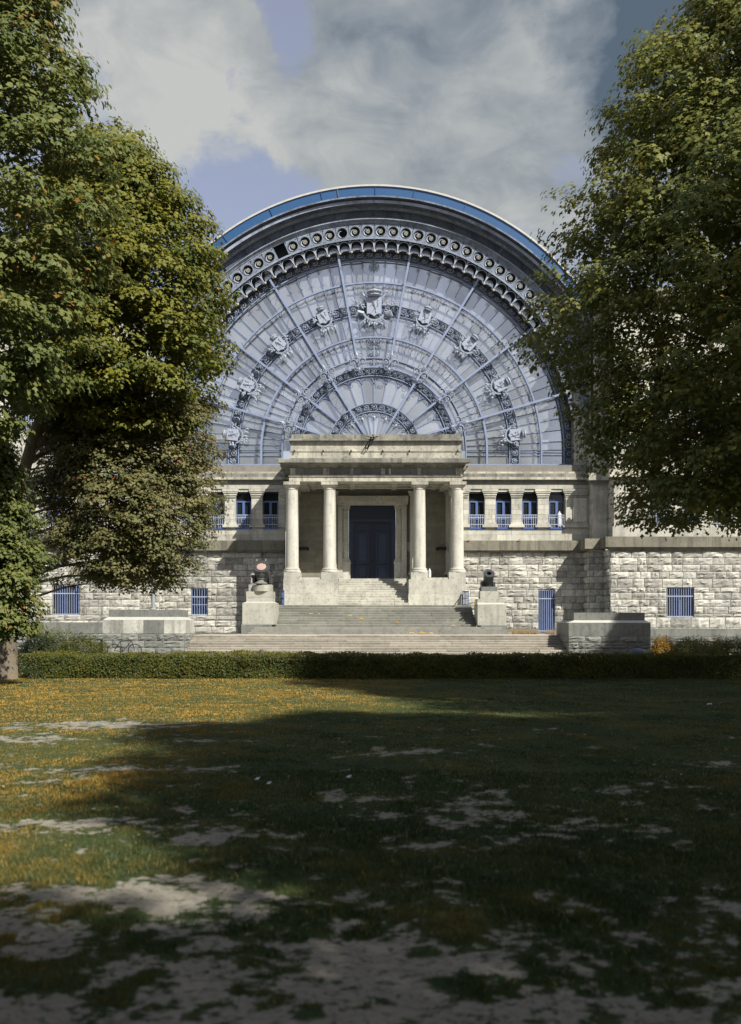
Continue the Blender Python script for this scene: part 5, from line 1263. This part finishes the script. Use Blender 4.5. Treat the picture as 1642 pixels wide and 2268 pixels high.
# ------------------------------------------------------------------ leaves
def leaf_mesh(name, P0, Nn, size, tint, lobes=True, seed=0):
    """P0 (n,3) positions, Nn (n,3) normals; each leaf is a small folded three-lobed blade"""
    r = np.random.default_rng(seed); n = len(P0); Nn = Nn / np.linalg.norm(Nn, axis=1, keepdims=True)
    t = r.normal(size=(n, 3)); t -= Nn * (t * Nn).sum(1, keepdims=True); t /= np.linalg.norm(t, axis=1, keepdims=True); b = np.cross(Nn, t)
    s = (size * (.7 + .6 * r.random(n)))[:, None] if np.ndim(size) == 0 else (size * (.7 + .6 * r.random(n)))[:, None]
    if lobes: tpl = [(0, -.5, 0), (.50, -.05, -.10), (.20, .12, .03), (0, .60, -.12), (-.20, .12, .03), (-.50, -.05, -.10)]; tri = [(0, 1, 2), (0, 2, 3), (0, 3, 4), (0, 4, 5)]
    else: tpl = [(0, -.5, 0), (.32, 0, -.05), (0, .5, 0), (-.32, 0, -.05)]; tri = [(0, 1, 2), (0, 2, 3)]
    V = np.stack([P0 + s * (t * a + b * c + Nn * d) for a, c, d in tpl], 1).reshape(-1, 3); k = len(tpl)
    q = (np.arange(n)[:, None, None] * k + np.array(tri)[None]).reshape(-1, 3)
    me = bpy.data.meshes.new(name); fast_mesh(me, V, q); at = me.attributes.new('tint', 'FLOAT', 'POINT'); at.data.foreach_set('value', np.repeat(tint, k).astype(np.float32)); return me
def crown(name, axis, zs, rs, nclump, nleaf, size, seed, cr=(.55, .95), squash=.62, ax_x=None, orange=.02, sun=None, density_back=1.0, wob=.22, inner=.12, flat=1.0, grow=.97):
    """clumps spread through the shell of a lathe-like envelope whose radius wanders with angle and height"""
    r = np.random.default_rng(seed); zs = np.array(zs, float); rs = np.array(rs, float); o_ = np.argsort(zs); zs = zs[o_]; rs = rs[o_]; C = []; out = []
    zz = np.linspace(zs.min(), zs.max(), 400); w_ = np.interp(zz, zs, rs) + .15; cdf = np.cumsum(w_); cdf /= cdf[-1]
    while len(C) < nclump:
        z = np.interp(r.random(), cdf, zz); th = r.random() * 2 * np.pi
        if math.sin(th) > .1 and r.random() > density_back: continue
        R0 = np.interp(z, zs, rs); wv = 1 + wob * (2 * float(vnoise(np.array([th * 2.2 + 5]), np.array([z * .55]), seed)[0]) - 1) + wob * .6 * (2 * float(vnoise(np.array([th * 5.1]), np.array([z * 1.3]), seed + 3)[0]) - 1)
        rho = (r.random() ** .30 if r.random() > inner else r.random()) ; k = grow * R0 * wv * max(.15, rho); c_r = r.uniform(*cr)
        k = max(0, k - c_r * .5); C.append((axis[0] + k * math.cos(th), axis[1] + k * math.sin(th) * flat, z, c_r, math.cos(th), math.sin(th)))
    C = np.array(C); n = nclump * nleaf; ci = np.repeat(np.arange(nclump), nleaf)
    d = r.normal(size=(n, 3)); d[:, 2] = np.abs(d[:, 2]) * 1.1 - .35; d /= np.linalg.norm(d, axis=1, keepdims=True)
    out_dir = np.stack([C[ci, 4], C[ci, 5], np.full(n, .1)], 1)
    # each clump is a drooping cap of small sprays, each spray a tight flat rosette of leaves
    NS = 13; sd3 = r.normal(size=(nclump, NS, 3)); sd3[:, :, 2] = np.abs(sd3[:, :, 2]) * 1.1 - .35; sd3 /= np.linalg.norm(sd3, axis=2, keepdims=True)
    so3 = sd3 * (C[:, 3][:, None] * (.62 + .5 * r.random((nclump, NS))))[:, :, None]; so3[:, :, 2] *= squash; so3[:, :, 2] -= (so3[:, :, :2] ** 2).sum(2) * .35
    si = r.integers(0, NS, n); d = sd3[ci, si]; spread = size * 1.35
    jit = np.clip(r.normal(size=(n, 3)), -1.7, 1.7) * np.array([spread, spread, spread * .45]); jit[:, 2] -= (jit[:, :2] ** 2).sum(1) * 1.2
    P0 = C[ci, :3] + so3[ci, si] + jit; Nn = d * .45 + np.array([0, 0, .62]) + out_dir * .45 + jit * 1.3 + r.normal(size=(n, 3)) * .24
    tint = np.clip(.45 + .35 * (r.random(nclump)[ci] - .5) + .35 * (r.random(n) - .5) + .22 * ((d[:, 2])), 0, .88)
    hot = vnoise(P0[:, 0] * .5 + 3, P0[:, 2] * .5, seed + 8); tint[(r.random(n) < orange * (hot > .68) * 2.2 + orange * .08)] = .97
    sel = r.random(n) < 1
    return P0, Nn, tint, C
def tree(name, label, base, axis, zs, rs, mat, nclump, nleaf, size, seed, trunk_r=.3, fork=None, group=None, nlimb=34, trunk_pts=None, **kw):
    t = thing(name, label, 'tree', (base[0], base[1], 0), group)
    P0, Nn, tint, C = crown('crown', axis, zs, rs, nclump, nleaf, size, seed, **kw)
    me = leaf_mesh('crown', P0 - np.array([base[0], base[1], 0]), Nn, size, tint, True, seed); o = link('crown', me, M[mat], t, (base[0], base[1], 0)); 
    r = random.Random(seed); ztop = zs[0] if zs[0] > zs[-1] else zs[-1]; zl = min(zs)
    if trunk_pts is None:
        tp = []; H = ztop * .82
        for i in range(9):
            f = i / 8; tp.append(Vector((base[0] + (axis[0] - base[0]) * f ** 1.3 + r.uniform(-.12, .12) * (i > 0), base[1] + (axis[1] - base[1]) * f ** 1.3 + r.uniform(-.1, .1) * (i > 0), H * f)))
    else: tp = [Vector(p) for p in trunk_pts]
    n = len(tp); rad = [trunk_r * (1.0 - .86 * (i / (n - 1)) ** .9) for i in range(n)]
    tp = [tp[0], tp[0] + Vector((0, 0, .22)), tp[0] + Vector((0, 0, .7))] + tp[1:]; rad = [trunk_r * 1.55, trunk_r * 1.18, trunk_r] + rad[1:]
    build('trunk', MB().tube(tp, rad, 12), M['bark'], t, True)
    order = list(range(len(C))); r.shuffle(order)
    for k in order[:nlimb]:
        c = Vector(C[k, :3]); zt = max(zl * .8, c.z - (c - Vector((axis[0], axis[1], c.z))).length * r.uniform(.3, .7)); zt = min(zt, tp[-1].z * .97)
        j = max(i for i in range(len(tp)) if tp[i].z <= max(zt, tp[1].z)); j = min(j, len(tp) - 2); f = (zt - tp[j].z) / max(1e-6, tp[j + 1].z - tp[j].z); f = min(1, max(0, f)); a = tp[j].lerp(tp[j + 1], f); ra = (rad[j] + (rad[j + 1] - rad[j]) * f) * .42
        m_ = a.lerp(c, .5) + Vector((r.uniform(-.5, .5), r.uniform(-.5, .5), r.uniform(-.2, .8))); pts = [a, a.lerp(m_, .5) + Vector((0, 0, -.08)), m_, m_.lerp(c, .5) + Vector((r.uniform(-.15, .15), 0, .1)), c]
        mb = MB().tube(pts, [ra, ra * .8, ra * .6, ra * .36, ra * .14], 6)
        for _ in range(3):
            q = m_.lerp(c, r.uniform(.1, .8)); e = q + Vector((r.uniform(-1, 1), r.uniform(-1, 1), r.uniform(-.3, .7))) * .9; mb.tube([q, q.lerp(e, .5) + Vector((0, 0, .07)), e], [ra * .3, ra * .2, ra * .08], 4)
        build('limb', mb, M['bark'], t, True)
    return t
def prof(rows, Y, axD):                # rows: (photo y, photo x of the silhouette) -> heights and radii
    return [PZ(y, Y) for y, x in rows], [max(.05, abs(x - axD) * Y / F) for y, x in rows]
LEFTG, RIGHTG = 'maples left of the lawn', 'maples right of the lawn'
# B: main left maple
zs, rs = prof([(290, 300), (330, 350), (390, 400), (440, 425), (520, 475), (600, 508), (700, 520), (780, 512), (850, 500), (900, 470), (960, 380)], 31, 250)
tr = [P(18, 1503, 29.5), P(16, 1400, 29.5), P(20, 1250, 29.6), P(45, 1080, 29.8), P(75, 960, 30), P(110, 880, 30.3), P(170, 800, 30.6), P(220, 650, 31), P(250, 420, 31)]
tr[0].z = 0; 
tree('maple_tree', 'broad olive maple whose trunk stands at the left end of the hedge', tr[0], (PX(250, 31), 31.0), zs, rs, 'leaf_olive', 660, 140, .135, 11, .30, None, LEFTG, 46, tr, cr=(.36, .66), wob=.13, orange=.03, density_back=.4)
# lower hanging bough of the same kind of tree, nearer
zs, rs = prof([(985, 20), (1050, 50), (1100, 66), (1140, 78), (1200, 96), (1270, 104), (1340, 100), (1385, 80), (1400, 60)], 26, -15)
tb = P(-60, 1500, 25.5); tb.z = 0
tree('young_maple', 'low grey-green maple with foliage hanging beside the trunk at the left edge', tb, (PX(-15, 26), 26.0), zs, rs, 'leaf_grey', 230, 140, .12, 12, .10, None, LEFTG, 12, cr=(.3, .5), wob=.15)
# A: nearest left maple
zs, rs = prof([(-420, 0), (-250, 60), (-100, 110), (0, 150), (60, 165), (100, 180), (180, 215), (250, 240), (320, 262), (420, 262), (600, 255), (760, 215), (850, 165), (920, 110), (980, 40)], 24, -110)
ta = P(-200, 1500, 24); ta.z = 0
tree('maple_tree', 'nearest maple with large leaves filling the upper left corner', ta, (PX(-110, 24), 24.0), zs, rs, 'leaf_grey', 620, 140, .145, 13, .36, None, LEFTG, 30, cr=(.36, .62), wob=.12, orange=.03, density_back=.4, grow=1.05)
# C: further bronzed maple behind the hedge
zs, rs = prof([(860, 400), (900, 470), (960, 492), (1050, 505), (1130, 503), (1190, 490), (1235, 470), (1262, 452), (1285, 430), (1298, 400)], 33, 285)
tr2 = [P(14, 1440, 34), P(14, 1330, 34), P(17, 1200, 34), P(26, 1080, 33.9), P(80, 985, 33.6), P(190, 915, 33)]
tc_ = tr2[0]; tc_.z = 0
tree('maple_tree', 'smaller bronze-tinged maple behind the hedge covering the left wing', tc_, (PX(285, 33), 33.0), zs, rs, 'leaf_brown', 760, 140, .10, 14, .24, None, LEFTG, 40, tr2, cr=(.36, .66), wob=.12, orange=.03, density_back=.4)
# D: right maple
zs, rs = prof([(-250, 1660), (-120, 1590), (0, 1500), (60, 1482), (160, 1392), (230, 1350), (280, 1312), (340, 1345), (400, 1335), (440, 1275), (500, 1245), (570, 1228), (620, 1205), (660, 1172), (760, 1195), (830, 1235), (900, 1252), (960, 1262), (1010, 1290), (1060, 1320), (1120, 1360), (1150, 1440)], 30, 1720)
td = P(1730, 1500, 30); td.z = 0
D_tree = tree('maple_tree', 'tall deep green maple filling the right side of the view', td, (PX(1720, 30), 30.0), zs, rs, 'leaf_green', 1900, 112, .155, 15, .42, None, RIGHTG, 70, cr=(.42, .80), wob=.12, orange=.03, inner=.2, grow=1.02, density_back=.8)
# the rest of the rows, outside the picture, that shade the lawn
def copy_tree(src, label, loc, rz, sc, group):
    c = src.copy(); COL.objects.link(c); c.location = loc; c.rotation_euler = (0, 0, rz); c.scale = (sc * .95, sc * .95, sc * 1.03); c['label'] = label; c['group'] = group
    for ch in src.children:
        d = ch.copy(); COL.objects.link(d); d.parent = c
    return c
for i, (x, y, rz, sc) in enumerate(SHADE_TREES):
    copy_tree(D_tree, SHADE_LABELS[i], (x, y, 0), rz, sc, RIGHTG)

# ------------------------------------------------------------------ hedge and shrubs
def leafy_box(nm, x0, x1, y0, y1, z1, n, size, mat, seed, parent, bumpy=.17):
    r = np.random.default_rng(seed); f = r.random(n); P0 = np.zeros((n, 3)); Nn = np.zeros((n, 3)); top = f < .38
    P0[:, 0] = x0 + (x1 - x0) * r.random(n); k = top.sum()
    P0[top, 1] = y0 + (y1 - y0) * r.random(k); P0[top, 2] = z1; Nn[top] = (0, -.25, 1)
    s = ~top; P0[s, 1] = y0; P0[s, 2] = z1 * r.random(s.sum()) ** .9; Nn[s] = (0, -1, .45)
    b = fbm(P0[:, 0], P0[:, 2] * 1.5 + P0[:, 1], 1.6, 3, seed) - .5; P0[s, 1] -= b[s] * .22; P0[top, 2] += b[top] * bumpy * 2
    P0 += r.normal(size=(n, 3)) * np.array([.03, .03, .022]); edge = s & (P0[:, 2] > z1 * .88); P0[edge, 1] += .05; P0[:, 2] = np.maximum(.01, P0[:, 2])
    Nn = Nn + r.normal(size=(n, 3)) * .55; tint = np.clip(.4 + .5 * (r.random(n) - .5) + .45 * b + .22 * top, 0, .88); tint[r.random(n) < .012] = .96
    c = np.array([(x0 + x1) / 2, (y0 + y1) / 2, 0]); return link(nm, leaf_mesh(nm, P0 - c, Nn, size, tint, False, seed), M[mat], parent, c)
HX0, HX1, HYf = PX(48, 29.6), PX(1900, 29.6), 29.4
hz = PZ(1453, HYf)
hg = thing('hedge', 'long clipped dark green hedge crossing the whole view at the foot of the stairs', 'hedge', ((HX0 + HX1) / 2, 30.3, 0))
core = build('hedge_core', MB().box(HX0 + .1, HX1, HYf + .14, HYf + 1.7, -.05, hz - .10), M['bark_dark'] if 'bark_dark' in M else M['bark'], hg)
hl_ = leafy_box('foliage', HX0, HX1, HYf, HYf + 1.8, hz, 78000, .062, 'leaf_hedge', 31, hg)
def shrub(label, x, y0, y1, Y, wD, hmat, n, size, seed, spiky=False, group=None):
    c = P(x, y0, Y); w_ = wD * Y / F / 2; z1 = PZ(y1, Y); t = thing('shrub', label, 'shrub', (c.x, Y, 0), group); r = np.random.default_rng(seed)
    u = r.normal(size=(n, 3)); u /= np.linalg.norm(u, axis=1, keepdims=True); u[:, 2] = np.abs(u[:, 2]); lump = 1 + .35 * (fbm(u[:, 0] * 3 + 5, u[:, 2] * 3 + u[:, 1] * 2, 1.6, 3, seed) - .5) * 2
    P0 = u * lump[:, None] * np.array([w_, w_ * .7, z1]) * (.82 + .2 * r.random(n))[:, None]; Nn = u + np.array([0, 0, .6]) + r.normal(size=(n, 3)) * .45
    if spiky: up = r.random(n) < .4; P0[up, 2] += r.random(up.sum()) * .28; Nn[up] += r.normal(size=(up.sum(), 3)) * .8
    tint = np.clip(.45 + .6 * (r.random(n) - .5), 0, .9); link('foliage', leaf_mesh('foliage', P0, Nn, size, tint, False, seed), M[hmat], t, (c.x, Y, 0))
    mb = MB(); rr = random.Random(seed)
    for i in range(9): a = rr.uniform(0, 6.28); mb.tube([(c.x + .05 * math.cos(a), Y + .05 * math.sin(a), 0), (c.x + w_ * .6 * math.cos(a), Y + w_ * .4 * math.sin(a), z1 * .8)], [.02, .008], 5)
    build('stems', mb, M['bark'], t)
G_ = 'shrubs along the terrace walls'
shrub('dark green shrub just right of the left maple trunk', 92, 1450, 1405, 45, 110, 'leaf_shrub', 9000, .07, 41, False, G_)
shrub('yellow-green shrub beside the left stair block', 185, 1450, 1415, 44.5, 110, 'leaf_hedge', 8000, .06, 42, True, G_)
shrub('feathery grey-green shrub in front of the left coping wall', 130, 1450, 1398, 47, 100, 'leaf_grey', 5000, .06, 46, True, G_)
shrub('bright golden shrub next to the right stair block', 1468, 1450, 1418, 46, 56, 'leaf_yellow', 6000, .06, 43, True, G_)
shrub('dark dense shrub under the wing wall right of the golden shrub', 1530, 1450, 1421, 47, 100, 'leaf_shrub', 9000, .06, 44, True, G_)
shrub('olive shrub at the far right edge below the barred window', 1620, 1450, 1418, 46.5, 110, 'leaf_hedge', 9000, .06, 45, True, G_)
shrub('small golden shrub glowing among the darker shrubs on the right', 1590, 1446, 1416, 47.5, 34, 'leaf_yellow', 2600, .05, 47, True, G_)
shrub('low golden-tipped plants between the two golden shrubs on the right', 1545, 1448, 1424, 45.5, 120, 'leaf_hedge', 5000, .055, 49, True, G_)
# low sprigs at the hedge foot and dry tufts on the terrace
shrub('low leafy sprig at the foot of the left maple trunk', 72, 1500, 1482, 29.2, 46, 'leaf_shrub', 900, .05, 48, True, 'sprigs at the hedge foot')
mb = MB(); r = random.Random(9)
for i in range(1500):
    x = r.uniform(PX(1128, 58), PX(1200, 58)) if i < 1250 else r.uniform(PX(1225, 58), PX(1240, 58)); y = r.uniform(58.3, 60.5); h = r.uniform(.12, .38); mb.add([(x - .012, y, tz), (x + .012, y, tz), (x + r.uniform(-.12, .12), y + r.uniform(-.1, .1), tz + h)], [(0, 1, 2)])
dg = link('dry_grass', mb.mesh('dry_grass'), M['litter']); tag(dg, 'dry straw-coloured grass in front of the blue barred door', 'grass', kind='stuff')
mb = MB()
for (x, y, Y) in ((934, 1403, 56.5), (941, 1404, 56), (912, 1404, 56), (955, 1404.5, 55.8), (690, 1361, 60.5), (705, 1361, 60.5), (776, 1365, 60.2), (800, 1372, 60), (880, 1380, 59), (1005, 1388, 58.7), (1150, 1196, 67.5), (1040, 1197, 67.5), (1052, 1336, 58.8)):
    for k in range(5):
        c = P(x + r.uniform(-3, 3), y, Y); a = r.uniform(0, 6.3); s = .08; mb.add([(c.x - s, c.y, c.z + .02), (c.x, c.y - s, c.z + .05), (c.x + s, c.y, c.z + .02), (c.x, c.y + s * .5, c.z + .1)], [(0, 1, 2), (0, 2, 3)])
yl = link('yellow_leaves', mb.mesh('yellow_leaves'), M['leaf_flat']); tag(yl, 'yellow leaves and weeds caught in the stair and ledge joints', 'leaf litter', kind='stuff')
